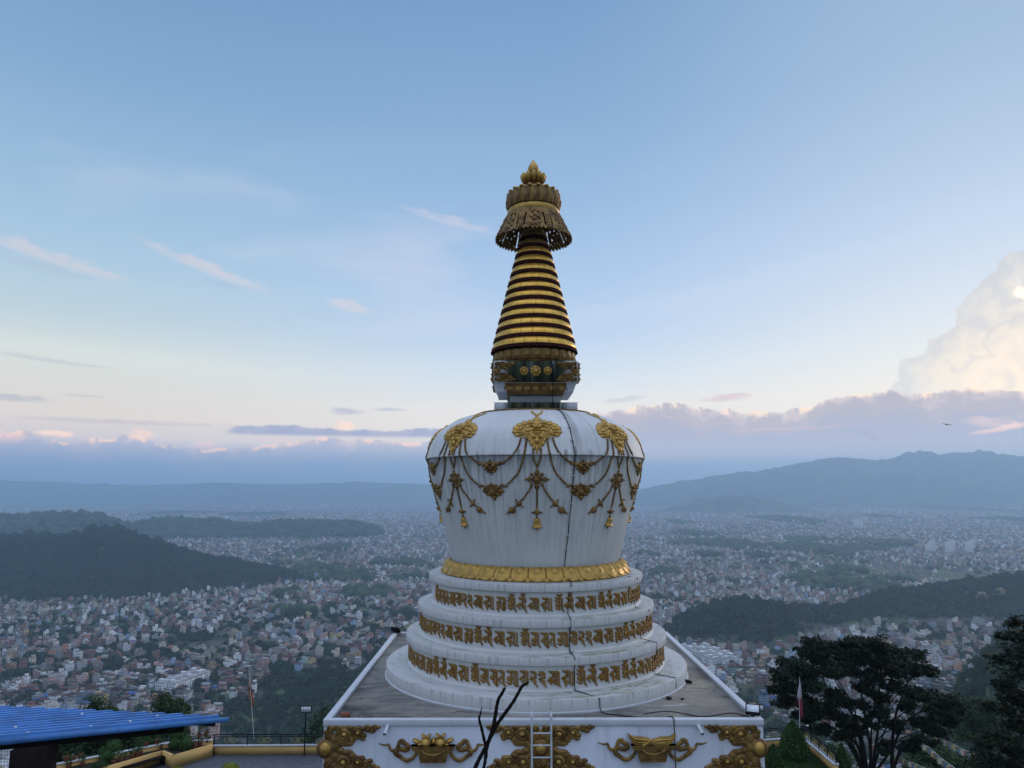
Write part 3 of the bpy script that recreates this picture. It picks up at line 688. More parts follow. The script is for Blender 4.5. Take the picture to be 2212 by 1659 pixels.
me_o2 = orn((740, 1160), mirr(740, [(740, 1160, 110, 70, .035, 0), (740, 1165, 44, 40, .06, 0), (740, 1165, 26, 20, .10, 0), (740, 1075, 14, 20, .06, 0), (660, 1110, 24, 20, .10, 0), (600, 1095, 42, 20, .05, 12), (655, 1150, 44, 30, .06, 20), (690, 1195, 30, 26, .06, 0), (670, 1200, 22, 16, .055, 0), (740, 1232, 40, 20, .06, 0), (740, 1262, 13, 13, .05, 0), (700, 1092, 30, 18, .06, 0), (690, 1120, 26, 20, .07, 0), (630, 1160, 22, 18, .05, 0)]))
S6 = 8.294
md = MB()
for x, y, rx, ry, h, rot in [(767, 568, 110, 110, .035, 0), (767, 572, 82, 78, .06, 0), (767, 572, 54, 52, .095, 0), (767, 435, 60, 62, .05, 0), (767, 380, 22, 25, .05, 0), (767, 715, 60, 62, .05, 0), (767, 765, 20, 22, .05, 0), (610, 568, 55, 58, .05, 0), (925, 568, 55, 58, .05, 0), (530, 568, 26, 22, .05, 0), (1003, 568, 26, 22, .05, 0), (655, 465, 38, 40, .06, 0), (875, 465, 38, 40, .06, 0), (655, 672, 38, 40, .06, 0), (875, 672, 38, 40, .06, 0), (620, 580, 20, 22, .08, 0), (915, 580, 20, 22, .08, 0), (767, 725, 16, 22, .08, 0)]:
    lens(md, Z6, S6, x, y, rx, ry, h, rot)
me_med = md.mesh('pendant_medallion', 60)
def drop(s):
    m = MB(); X = lambda x: 767 + s * (x - 767)
    chain(m, Z6, [(X(895), 730), (X(930), 795), (X(985), 870), (X(1050), 965), (X(1090), 1005)])
    q = [(1140, 1075, 60, 60, .05, 45), (1140, 1075, 40, 40, .06, 0), (1095, 1005, 24, 22, .05, 0), (1198, 1000, 26, 22, .05, 0), (1068, 1132, 26, 22, .05, 0), (1205, 1125, 26, 22, .05, 0), (1275, 1205, 75, 75, .07, 0), (1300, 1200, 50, 55, .09, 0), (1345, 1235, 50, 22, .06, -38), (1390, 1268, 34, 10, .045, -32)]
    for x, y, rx, ry, h, rot in q: lens(m, Z6, S6, X(x), y, rx, ry, h, rot * s)
    return m.mesh('pendant_drop', 60)
me_dl, me_dr = drop(-1), drop(1)
mbl = MB(); chain(mbl, Z6, [(767, 790), (765, 1190)])
for q in [(765, 1252, 62, 60, .05, 45), (765, 1255, 32, 30, .08, 0), (680, 1255, 28, 20, .05, 0), (855, 1252, 28, 20, .05, 0), (765, 1345, 22, 24, .05, 0)]: lens(mbl, Z6, S6, *q[:4], q[4], q[5])
me_cc = mbl.mesh('bead_chain', 60)
p, eu, ev, n, sx, sy = frame(*Z6(766, 1470))
bl = MB(); kx = .8641 / S6 * sx; ky = .8641 / S6 * sy
prof = [(4, 100), (45, 98), (62, 80), (68, 30), (74, -20), (90, -48), (108, -62), (112, -72), (104, -84), (60, -90)]
V = []; nb = 16
for r, y in prof:
    for j in range(nb):
        a = 2 * PI * j / nb; V.append(p + eu * (math.cos(a) * r * kx) + ev * (y * ky) + n * (math.sin(a) * r * kx * 0.75 + 0.02))
bl.add([tuple(v) for v in V], [[(i * nb + j, (i + 1) * nb + j, (i + 1) * nb + (j + 1) % nb, i * nb + (j + 1) % nb) for i in range(len(prof) - 1) for j in range(nb)]])
bl.ball(p - ev * (125 * ky) + n * 0.02, 0.024, 8, 5)
me_bell = bl.mesh('bell', 50)
for k in (-3, -2, -1, 0, 1, 2, 3):
    a = PC + k * PI / 4
    f = sp('guardian_face', me_mask, M['gold'], rz=a)
    sp('bead_chain', me_vtop, M['gold'], rz=a); sp('bead_chain', me_vtop2, M['gold'], rz=a); sp('bead_chain', me_v, M['gold_old'], rz=a)
    sp('pendant_medallion', me_med, M['gold_old'], rz=a)
    sp('pendant_drop', me_dl, M['gold_old'], rz=a); sp('pendant_drop', me_dr, M['gold_old'], rz=a)
    sp('bead_chain', me_cc, M['gold_old'], rz=a); sp('bell', me_bell, M['gold'], rz=a)
    if k < 3:
        sp('bead_chain', me_sw1, M['gold_old'], rz=a); sp('bead_chain', me_sw2, M['gold_old'], rz=a)
        sp('swag_ornament', me_o1, M['gold_old'], rz=a); sp('swag_ornament', me_o2, M['gold_old'], rz=a)
m = MB()
for i in range(170):
    a = 2 * PI * i / 170; m.ball((math.sin(a) * 1.62, -math.cos(a) * 1.62, 2.12), 0.032, 6, 4)
sp('bead_collar', m.mesh('bead_collar', True), M['gold_old'])

# lotus ring under the vase
def petal(r0, z0, r1, z1, half, bulge, nub=0.05, up=False, lift=0.01, k=16):
    V = []; nn = k
    ln = math.hypot(r1 - r0, z1 - z0); nr, nz = -(z1 - z0) / ln, (r1 - r0) / ln
    if nr < 0: nr, nz = -nr, -nz
    for i in range(nn + 1):
        tt = i / nn; tip = tt
        hw = half * (1.0 if tip < 0.62 else math.sqrt(max(0.0, 1 - ((tip - 0.62) / 0.385) ** 2.4)))
        for j in range(nn + 1):
            s = -1 + 2 * j / nn
            bow = bulge * math.sin(PI * min(1, tt * 0.85 + 0.12))
            e = max(abs(s), max(0.0, (tt - 0.62) / 0.385) ** 0.8, 0.0)
            h = lift + bow + 0.030 * (1 - e ** 8) + 0.020 * math.exp(-((e - 0.86) / 0.07) ** 2) - 0.012 * math.exp(-((e - 0.70) / 0.07) ** 2) + nub * math.exp(-((s / 0.40) ** 2 + ((tt - 0.30) / 0.24) ** 2) ** 2)
            r = r0 + (r1 - r0) * tt + nr * h; z = z0 + (z1 - z0) * tt + nz * h; a = hw * s / ((r0 + r1) / 2)
            V.append((math.sin(a) * r, -math.cos(a) * r, z))
    F = [(i * (nn + 1) + j, i * (nn + 1) + j + 1, (i + 1) * (nn + 1) + j + 1, (i + 1) * (nn + 1) + j) for i in range(nn) for j in range(nn)]
    return V, [[f[::-1] for f in F] if z1 < z0 else F]
lring = sp('lotus_ring', MB().rev([(2.63, -2.295), (2.655, -2.28), (2.64, -2.255), (2.56, -2.15), (2.44, -2.03), (2.37, -1.985), (2.3, -1.975)], 144).mesh('lotus_ring', 60), M['gold_old'])
me_pt = MB().add(*petal(2.375, -1.975, 2.650, -2.285, 0.214, 0.015, 0.055, lift=0.004)).mesh('petal', True)
me_pt2 = MB().add(*petal(2.50, -2.12, 2.655, -2.290, 0.07, 0.0, 0.0, lift=-0.012)).mesh('petal', True)
for i in range(-10, 11):
    a = PC + math.radians(10 * i); sp('petal', me_pt, M['gold'], lring, rz=a); sp('petal', me_pt2, M['gold'], lring, rz=a + math.radians(5))

# slab, neck, corbel, square block
b = MB(); b.box((0, 0, 2.228), (2.30, 2.30, 0.256)); sp('slab', b.mesh('slab'), M['harm'], rz=YAW)
b = MB(); b.box((0, 0, 2.57), (1.44, 1.44, 0.44)); sp('neck', b.mesh('neck'), M['plain'], rz=YAW)
def square(prof):
    V = []; F = []
    for r, z in prof: V += [(-r, -r, z), (r, -r, z), (r, r, z), (-r, r, z)]
    k = len(prof)
    F = [(i * 4 + j, i * 4 + (j + 1) % 4, (i + 1) * 4 + (j + 1) % 4, (i + 1) * 4 + j) for i in range(k - 1) for j in range(4)] + [(3, 2, 1, 0), (4 * k - 4, 4 * k - 3, 4 * k - 2, 4 * k - 1)]
    return MB().add(V, [F])
cb = sp('corbel', square([(1.045, 2.672), (1.065, 2.68), (1.07, 2.72), (1.09, 2.80), (1.13, 2.86), (1.14, 2.90), (1.17, 2.934)]).mesh('corbel', 40), M['plain'], rz=YAW); cb.scale.y = .9
ap = square([(0.74, 2.60), (0.78, 2.61), (0.80, 2.66), (0.835, 2.75), (0.865, 2.88), (0.87, 2.93)]).mesh('petal_apron', 40)
apo = sp('petal_apron', ap, M['gold_old'], rz=YAW); apo.scale.y = 1.2
m = MB()
for sgn in range(4):
    R_ = Matrix.Rotation(sgn * PI / 2, 3, 'Z')
    for i in range(7):
        x = -0.72 + 0.24 * i
        fr = [R_ @ Vector(q) for q in ((1, 0, 0), (0, 0.25, 0.97), (0, -0.97, 0.25))]
        m.ball(R_ @ Vector((x, -0.85, 2.80)), (0.125, 0.13, 0.04), 10, 4, fr, half=True)
sp('petal_trim', m.mesh('petal_trim', True), M['gold_old'], apo)
blk = sp('square_block', square([(1.172, 2.936), (1.172, 3.50), (1.15, 3.52)]).mesh('square_block'), M['harm'], rz=YAW)
def scroll(mb, fr, x, y, r, h=0.05, rot=0.0, turns=1.6, hand=1):
    """carved spiral: a low disc, a winding roll and a boss; fr(u, v, h) -> point"""
    O = Vector(fr(x, y, 0)); eu = (Vector(fr(x + 0.01, y, 0)) - O).normalized(); ev = (Vector(fr(x, y + 0.01, 0)) - O).normalized(); n = eu.cross(ev)
    mb.ball(O, (r, r, h * 0.6), 14, 3, (eu, ev, n), half=True)
    P, Rr = [], []
    for i in range(19):
        s = i / 18; a = rot + hand * s * turns * 2 * PI; q = r * (1 - 0.62 * s) * 0.86
        P.append(Vector(fr(x + math.cos(a) * q, y + math.sin(a) * q, h * 0.55 + h * 0.3 * s))); Rr.append(r * (0.17 - 0.05 * s))
    mb.tube(P, Rr, 6)
    mb.ball(Vector(fr(x, y, h * 0.55)), (r * 0.28, r * 0.28, h * 0.8), 10, 4, (eu, ev, n), half=True)
def face_frame(half, z0, s):   # front faces of the square block, u to the right
    R_ = Matrix.Rotation(s * PI / 2, 3, 'Z')
    return lambda u, v, h: R_ @ Vector((u, -half - h, z0 + v))
def corner_panel(half, z0, s, sg):
    m = MB(); f = face_frame(half, z0, s)
    if 1:
        X = lambda q: sg * (half - q)
        for q, v, r in ((0.25, 0.45, .115), (0.44, 0.465, .08), (0.08, 0.50, .06), (0.26, 0.12, .125), (0.46, 0.09, .085), (0.07, 0.06, .055), (0.07, 0.20, .06), (0.07, 0.38, .06)):
            scroll(m, f, X(q), v, r, 0.07, rot=q * 9, hand=sg)
        for q, v, r in ((0.06, 0.29, .075), (0.15, 0.33, .05), (0.15, 0.24, .05), (0.56, 0.05, .045), (0.54, 0.50, .05), (0.36, 0.5, .05), (0.13, 0.52, .05), (0.36, 0.03, .05), (0.15, 0.02, .05), (0.34, 0.36, .05), (0.36, 0.2, .055)):
            O = Vector(f(X(q), v, 0)); eu = (Vector(f(1, v, 0)) - Vector(f(0, v, 0))).normalized(); n = (Vector(f(0, 0, 1)) - Vector(f(0, 0, 0))); ev = n.cross(eu)
            m.ball(O, (r, r, 0.055), 10, 4, (eu, ev, n), half=True)
    return m.mesh('corner_scrolls', 60)
for s in (0, 1, 3):
    for sg in (-1, 1): sp('corner_scrolls', corner_panel(1.172, 2.936, s, sg), M['gold_old'], blk)
def rosette(x, z, r):
    m = MB(); fr = [Vector(q) for q in ((1, 0, 0), (0, 0, 1), (0, -1, 0))]
    c = Vector((x, -1.174, z)); m.ball(c, (r * .95, r * .95, .03), 16, 3, fr, half=True); m.ball(c, (r * .48, r * .48, .10), 14, 5, fr, half=True)
    for i in range(8):
        a = PI * i / 4 + PI / 8; m.ball(c + Vector((math.cos(a) * r * .76, 0, math.sin(a) * r * .76)), (r * .27, r * .27, .06), 10, 4, fr, half=True)
    return m.mesh('rosette', 60)
for x, r in ((-0.325, .125), (0.0, .155), (0.33, .125)): sp('rosette', rosette(x, 3.23, r), M['gold'], blk)

# spire
slot = sp('spire_lotus', MB().rev([(1.0, 3.50), (1.14, 3.51), (1.17, 3.56), (1.12, 3.60), (1.14, 3.62), (1.18, 3.74), (1.17, 3.88), (1.1, 3.91), (0.9, 3.92)], 96).mesh('spire_lotus', 50), M['gold_old'])
me_sl = MB().add(*petal(1.135, 3.60, 1.165, 3.90, 0.13, 0.02, 0.035, lift=0.008)).mesh('petal', True)
for i in range(-7, 8): sp('petal', me_sl, M['gold_old'], slot, rz=2 * PI * i / 26)
FL = [(1.285, 3.927), (1.216, 4.23), (1.145, 4.525), (1.073, 4.816), (1.001, 5.105), (0.931, 5.39), (0.864, 5.672), (0.796, 5.955), (0.724, 6.243), (0.651, 6.54), (0.579, 6.83), (0.507, 7.105), (0.44, 7.375)]
for i, (r, z) in enumerate(FL):
    rn, zn = FL[i + 1] if i < 12 else (0.38, 7.65)
    g0, g1 = r - 0.022, rn - 0.028
    pr_ = [(g0 - 0.02, z + 0.10), (g0, z + 0.105), (g0 + 0.002, z + 0.115), (g1 + 0.012, zn - 0.035), (g1, zn - 0.026), (g1 - 0.03, zn - 0.022), (g1 - 0.03, zn + 0.05)]
    me = MB().rev(pr_, 96).mesh('spire_ring', 40)
    o = sp('spire_ring', me, M['plates'] if i < 11 else M['gold_old'])
    sp('flange', MB().rev([(g0 - 0.08, z - 0.003), (r - 0.012, z), (r, z + 0.008), (r, z + 0.028), (r - 0.016, z + 0.06), (g0 - 0.010, z + 0.105), (g0 - 0.06, z + 0.105)], 96).mesh('flange', 40), M['maroon'], o)
# parasol skirt with cut out foliage
SK = [(0.72, 8.26), (0.76, 8.20), (0.86, 8.0), (0.98, 7.74), (1.07, 7.54), (1.13, 7.40)]
nphi, nt = 360, 30
zs = np.linspace(8.24, 7.40, nt + 1); rs = np.interp(-zs, [-q[1] for q in SK], [q[0] for q in SK])
V, F = [], []
for th_ in (0.0, 0.035):
    for i in range(nt + 1):
        for j in range(nphi):
            a = 2 * PI * j / nphi; tt = i / nt
            q = (j / nphi * 8 + 0.5) % 1 * 2 - 1               # -1..1 across one panel
            rel = 0.0
            if th_: rel = 0.022 * math.exp(-((abs(q) - 0.62 + 0.25 * tt) / 0.05) ** 2) + 0.02 * math.exp(-((abs(q) - 0.76) / 0.05) ** 2) + 0.03 * max(0, math.sin(q * 9)) * max(0, math.sin(tt * 17)) * (abs(q) < 0.45)
            V.append((math.sin(a) * (rs[i] + th_ + rel), -math.cos(a) * (rs[i] + th_ + rel), zs[i]))
N1 = (nt + 1) * nphi
def solid(i, j):
    j %= nphi
    if i < 0 or i >= nt: return False
    q = ((j + 0.5) / nphi * 8 + 0.5) % 1 * 2 - 1; tt = (i + 0.5) / nt; aq = abs(q)
    if tt > 0.90 + 0.09 * abs(math.sin(q * PI * 3.5)): return False
    if 0.30 < tt < 0.86 and 0.60 + 0.1 * tt < aq < 0.74 + 0.08 * tt: return False         # slots beside the straps
    if 0.35 < tt < 0.84 and 0.90 < aq < 0.955: return False
    if 0.10 < tt < 0.7 and aq < 0.5:
        s_ = math.sin(q * 13) * math.sin(tt * 22 + 0.6)
        if s_ < -0.55: return False
    if 0.72 < tt < 0.88 and math.sin(q * 20) * math.sin(tt * 40) > 0.62: return False
    return True
for i in range(nt):
    for j in range(nphi):
        if not solid(i, j): continue
        a, b_, c, d = i * nphi + j, i * nphi + (j + 1) % nphi, (i + 1) * nphi + (j + 1) % nphi, (i + 1) * nphi + j
        F.append((a, b_, c, d)); F.append((a + N1, d + N1, c + N1, b_ + N1))
        if not solid(i + 1, j): F.append((d, c, c + N1, d + N1))
        if not solid(i - 1, j): F.append((b_, a, a + N1, b_ + N1))
        if not solid(i, j + 1): F.append((c, b_, b_ + N1, c + N1))
        if not solid(i, j - 1): F.append((a, d, d + N1, a + N1))
skirt = sp('parasol_skirt', mesh('parasol_skirt', V, [F], 50), M['gold_old'])
for k in range(8):
    m = MB()
    for q, tt, rx, ry in ((0, .2, .06, .06), (-.22, .24, .055, .07), (.22, .24, .055, .07), (0, .42, .05, .07), (-.25, .52, .07, .05), (.25, .52, .07, .05), (0, .62, .08, .05), (-.3, .78, .05, .04), (.3, .78, .05, .04), (0, .8, .05, .05), (-.14, .86, .05, .035), (.14, .86, .05, .035), (.99, .86, .14, .035), (.99, .93, .09, .04), (.86, .9, .05, .03), (-.86, .9, .05, .03)):
        a = (k + q / 2) * PI / 4; z = 8.24 - .84 * tt; r = float(np.interp(-z, [-x[1] for x in SK], [x[0] for x in SK])) + .037
        c = Vector((math.sin(a) * r, -math.cos(a) * r, z)); eu = Vector((math.cos(a), math.sin(a), 0)); n = Vector((math.sin(a) * .92, -math.cos(a) * .92, .39)); ev = n.cross(eu)
        m.ball(c, (rx, ry, .04), 9, 4, (eu, ev, n), half=True)
    sp('leaf_relief', m.mesh('leaf_relief', 60), M['gold_old'], skirt)
sp('parasol_ring', MB().rev([(0.70, 8.30), (0.75, 8.25), (0.785, 8.20), (0.80, 8.23), (0.795, 8.30), (0.765, 8.37), (0.72, 8.40), (0.6, 8.41)], 96).mesh('parasol_ring', 50), M['gold'])
crn = sp('crown_lotus', MB().rev([(0.62, 8.40), (0.70, 8.45), (0.745, 8.60), (0.755, 8.74), (0.735, 8.88), (0.66, 8.93), (0.45, 8.95), (0.20, 8.98)], 96).mesh('crown_lotus', 50), M['gold_old'])
me_cp = MB().add(*petal(0.735, 8.40, 0.765, 8.86, 0.135, 0.035, 0.04, lift=0.01)).mesh('petal', True)
for i in range(18): sp('petal', me_cp, M['gold_old'], crn, rz=2 * PI * i / 18)
me_cb = MB().ball((0, -.735, 8.90), (.075, .075, .05), 9, 5).mesh('crown_bead', True); me_cb2 = MB().ball((0, -.58, 8.95), (.07, .07, .045), 9, 5).mesh('crown_bead', True)
for i in range(18): sp('crown_bead', me_cb, M['gold'], crn, rz=2 * PI * (i + .5) / 18); sp('crown_bead', me_cb2, M['gold'], crn, rz=2 * PI * (i + .5) / 18)
sp('finial_dome', MB().rev([(0.33, 8.93), (0.315, 9.02), (0.275, 9.10), (0.235, 9.15), (0.215, 9.20), (0.25, 9.22), (0.2, 9.25)], 48).mesh('finial_dome', 50), M['gold_old'])
bud = sp('finial_lotus', MB().rev([(0.15, 9.20), (0.23, 9.22), (0.27, 9.34), (0.29, 9.42), (0.26, 9.50), (0.15, 9.55), (0.1, 9.56)], 48).mesh('finial_lotus', 60), M['gold_old'])
m = MB()
for i in range(12):
    a = 2 * PI * i / 12; fr = [Vector((math.cos(a), math.sin(a), 0)), Vector((math.sin(a) * .35, -math.cos(a) * .35, .93)), Vector((math.sin(a) * .93, -math.cos(a) * .93, -.35))]
    m.ball((math.sin(a) * .305, -math.cos(a) * .305, 9.385), (.078, .165, .085), 10, 8, fr)
sp('bud_lobes', m.mesh('bud_lobes', True), M['gold'], bud)
sp('finial_drop', MB().rev(smooth_prof([(0.08, 9.52), (0.115, 9.555), (0.15, 9.60), (0.172, 9.68), (0.155, 9.77), (0.11, 9.87), (0.05, 9.96), (0.004, 10.03)], 4), 40).mesh('finial_drop', True), M['gold'])

# carved reliefs on the front of the plinth (drawn in metres from the photo)
kF = (D - HS) * CT + ZD * ST
kF = kF / FP
def ZF(px, py):      # plinth zoom coordinates -> picture -> metres on the front face
    r = ray(px, py); q = r * ((D - HS) / r.y); return q.x - X0, q.z
def ff(u, v, h): return Vector((u, -HS - h, v))
def front(nm, mat, parts, loc=0.0):
    return sp(nm, parts.mesh(nm, 55), mat, rz=YAW)
def LZ(x, y): return ZF(673.9 + x / 4.414, 1529.5 + y / 4.414)
def RZ_(x, y): return ZF(1157.8 + x / 4.414, 1529.5 + y / 4.414)
FRF = [Vector(q) for q in ((1, 0, 0), (0, 0, 1), (0, -1, 0))]
SC = 0.00224
def fball(m, Z, x, y, rx, ry=None, h=0.06, rot=0, lift=0.0):
    u, v = Z(x, y); m.ball(ff(u, v, lift), (rx * SC, (ry or rx) * SC, h), 14, 4, FRF, half=True, rot=math.radians(rot))
def motif(Z, flip, cx, full):
    """lotus boss with two arms of curling foliage; full = both sides (centre), else a corner half"""
    m = MB(); g = MB()
    sides = (1, -1) if full else (flip,)
    for s in sides:
        X = lambda x: cx + s * (x - 100)
        for x, y, r, q in ((272, 250, 82, 2), (405, 235, 62, 1), (505, 190, 40, 2), (570, 180, 30, 1), (262, 515, 84, 3), (400, 512, 62, 1), (482, 530, 44, 2), (550, 560, 34, 1), (150, 195, 40, 2), (120, 540, 46, 1), (215, 190, 34, 2), (200, 570, 40, 1)):
            u, v = Z(X(x), y); scroll(m, ff, u, v, r * SC, 0.065, rot=q + (0 if s > 0 else PI), hand=s)
        for x, y, rx, ry in ((180, 300, 52, 52), (190, 375, 44, 55), (175, 455, 52, 48), (235, 335, 40, 30), (300, 335, 60, 26), (300, 420, 60, 26), (240, 405, 40, 30), (345, 300, 40, 30), (345, 450, 40, 30), (450, 260, 36, 26), (450, 290, 26, 18), (540, 215, 30, 22), (600, 178, 20, 16), (445, 480, 30, 28), (520, 500, 28, 20), (590, 570, 26, 20), (330, 185, 40, 26), (330, 560, 44, 26), (130, 265, 44, 40), (130, 500, 44, 40), (455, 190, 34, 24), (110, 230, 30, 24), (370, 570, 30, 20), (440, 575, 34, 20), (95, 590, 50, 24), (170, 590, 44, 30), (280, 600, 60, 24)):
            fball(m, Z, X(x), y, rx * 1.1, ry * 1.1, 0.04)
    for s in sides:
        for x, y, r in ((278, 244, 32), (408, 230, 24), (268, 512, 32), (404, 508, 23)): fball(g, Z, cx + s * (x - 100), y, r, r, 0.09)
    fball(m, Z, cx, 385, 92, 92, 0.07); fball(m, Z, cx, 385, 74, 74, 0.09)
    fball(g, Z, cx, 380, 56 if full else 60, 56 if full else 66, 0.13)
    return m, g
for Z, flip, cx, full in ((LZ, 1, 126, False), (LZ, 1, 2172, True), (RZ_, -1, 2116, False)):
    m, g = motif(Z, flip, cx, full)
    o = front('scroll_relief', M['gold_old'], m); [sp('boss', mesh('boss', v_, f_, True), M['gold'], o) for v_, f_ in zip(g.v, [[[tuple(i - k_ for i in t_) for t_ in f] for f in [ff2]] for ff2, k_ in zip(g.f, np.cumsum([0] + [len(v) for v in g.v[:-1]]))])]
def ribbon(m, Z, cx, s, y0=0):
    pts = [(995, 400), (985, 430), (955, 470), (905, 490), (860, 478), (830, 455), (795, 425), (792, 398), (830, 385), (885, 392), (912, 372), (905, 345), (875, 330), (862, 312), (835, 312), (818, 345), (800, 385), (762, 398), (735, 375), (725, 345), (690, 345), (660, 338), (630, 328)]
    P = []
    for x, y in pts:
        u, v = Z(cx + s * (1150 - x) if s > 0 else cx - (1150 - x), y + y0); P.append(Vector(ff(u, v, 0.03 + 0.02 * math.sin(x * 0.05))))
    P = smooth3(P, 4); n = len(P)
    m.tube(P, [(0.012 + 0.040 * math.sin(PI * min(1, 0.1 + 0.9 * i / n)) ** 0.7) * (1 - 0.4 * (i / n) ** 3) for i in range(n)], 8, flat=((0, -1, 0), 0.45))
def pf(m, Z, pts, h): m.poly([Z(x, y) for x, y in pts], ff, -0.01, h)
def bowl(cx, Z, y0):
    m = MB(); T = lambda P: [(cx + x - 1150, y + y0) for x, y in P]
    pf(m, Z, T([(1030, 503), (1272, 503), (1280, 470), (1292, 408), (1008, 408), (1020, 470)]), 0.10)
    pf(m, Z, T([(1030, 503), (1272, 503), (1272, 480), (1030, 480)]), 0.12)
    pf(m, Z, T([(970, 386), (1335, 386), (1300, 412), (1000, 412)]), 0.125)
    pf(m, Z, T([(940, 343), (1362, 343), (1340, 385), (962, 385)]), 0.15)
    pf(m, Z, T([(940, 343), (1362, 343), (1356, 355), (946, 355)]), 0.165)
    P = [Vector(ff(*Z(cx + x - 1150, y + y0), 0.15)) for x, y in ((1035, 370), (1070, 405), (1150, 425), (1230, 405), (1268, 370))]
    m.tube(smooth3(P, 4), 0.03, 7)
    for s in (1, -1): ribbon(m, Z, cx, s, y0)
    return m
mL = bowl(1150, LZ, 0); oL = front('offering_relief', M['gold_old'], mL); oL['label'] = 'gold offering bowl of round fruit with curling ribbons'
g = MB()
for x in (1080, 1216): fball(g, LZ, x, 322, 54, 50, 0.16)
for x, y, rx, ry, r in ((1062, 262, 30, 14, -40), (1105, 262, 30, 14, 40), (1196, 258, 30, 14, -40), (1242, 258, 30, 14, 40), (992, 312, 44, 20, -25), (1302, 305, 44, 20, 25), (1155, 310, 26, 34, 0), (1020, 335, 30, 18, 0), (1280, 335, 30, 18, 0)): fball(g, LZ, x, y, rx, ry, 0.11, r)
sp('fruit', g.mesh('fruit', 60), M['gold'], oL)
mR = bowl(1100, RZ_, -5); oR = front('offering_relief', M['gold_old'], mR); oR['label'] = 'gold offering bowl of shell horns with curling ribbons'
g = MB()
pf(g, RZ_, [(865, 232), (905, 262), (990, 268), (1060, 280), (1086, 298), (1086, 342), (940, 342), (905, 315), (880, 280)], 0.11)
pf(g, RZ_, [(1092, 295), (1180, 268), (1268, 268), (1316, 234), (1308, 275), (1280, 310), (1230, 342), (1092, 342)], 0.13)
for P, r in (([(872, 238), (920, 275), (1010, 285), (1085, 300)], .02), ([(900, 285), (960, 310), (1040, 310), (1085, 318)], .018), ([(1310, 240), (1270, 280), (1170, 285), (1090, 312)], .02), ([(1285, 290), (1220, 315), (1130, 318)], .018), ([(1085, 285), (1040, 320), (1000, 340)], .03)):
    g.tube(smooth3([Vector(ff(*RZ_(*q), 0.125)) for q in P], 4), r, 6)
sp('shell', g.mesh('shell', 60), M['gold'], oR)
# spouts through the plinth wall
for px in (836.7, 1505.6):
    u, v = ZF(px, 1563); m = MB(); m.tube([(u, -HS + 0.05, v - 0.02), (u + (0.02 if px > 1100 else -0.02), -HS - 0.30, v - 0.12)], 0.036, 12, cap=False); m.tube([(u, -HS + 0.06, v - 0.02), (u + (0.018 if px > 1100 else -0.018), -HS - 0.295, v - 0.118)], 0.029, 12, cap=False)
    sp('spout', m.mesh('spout', 40), M['steel'], rz=YAW)
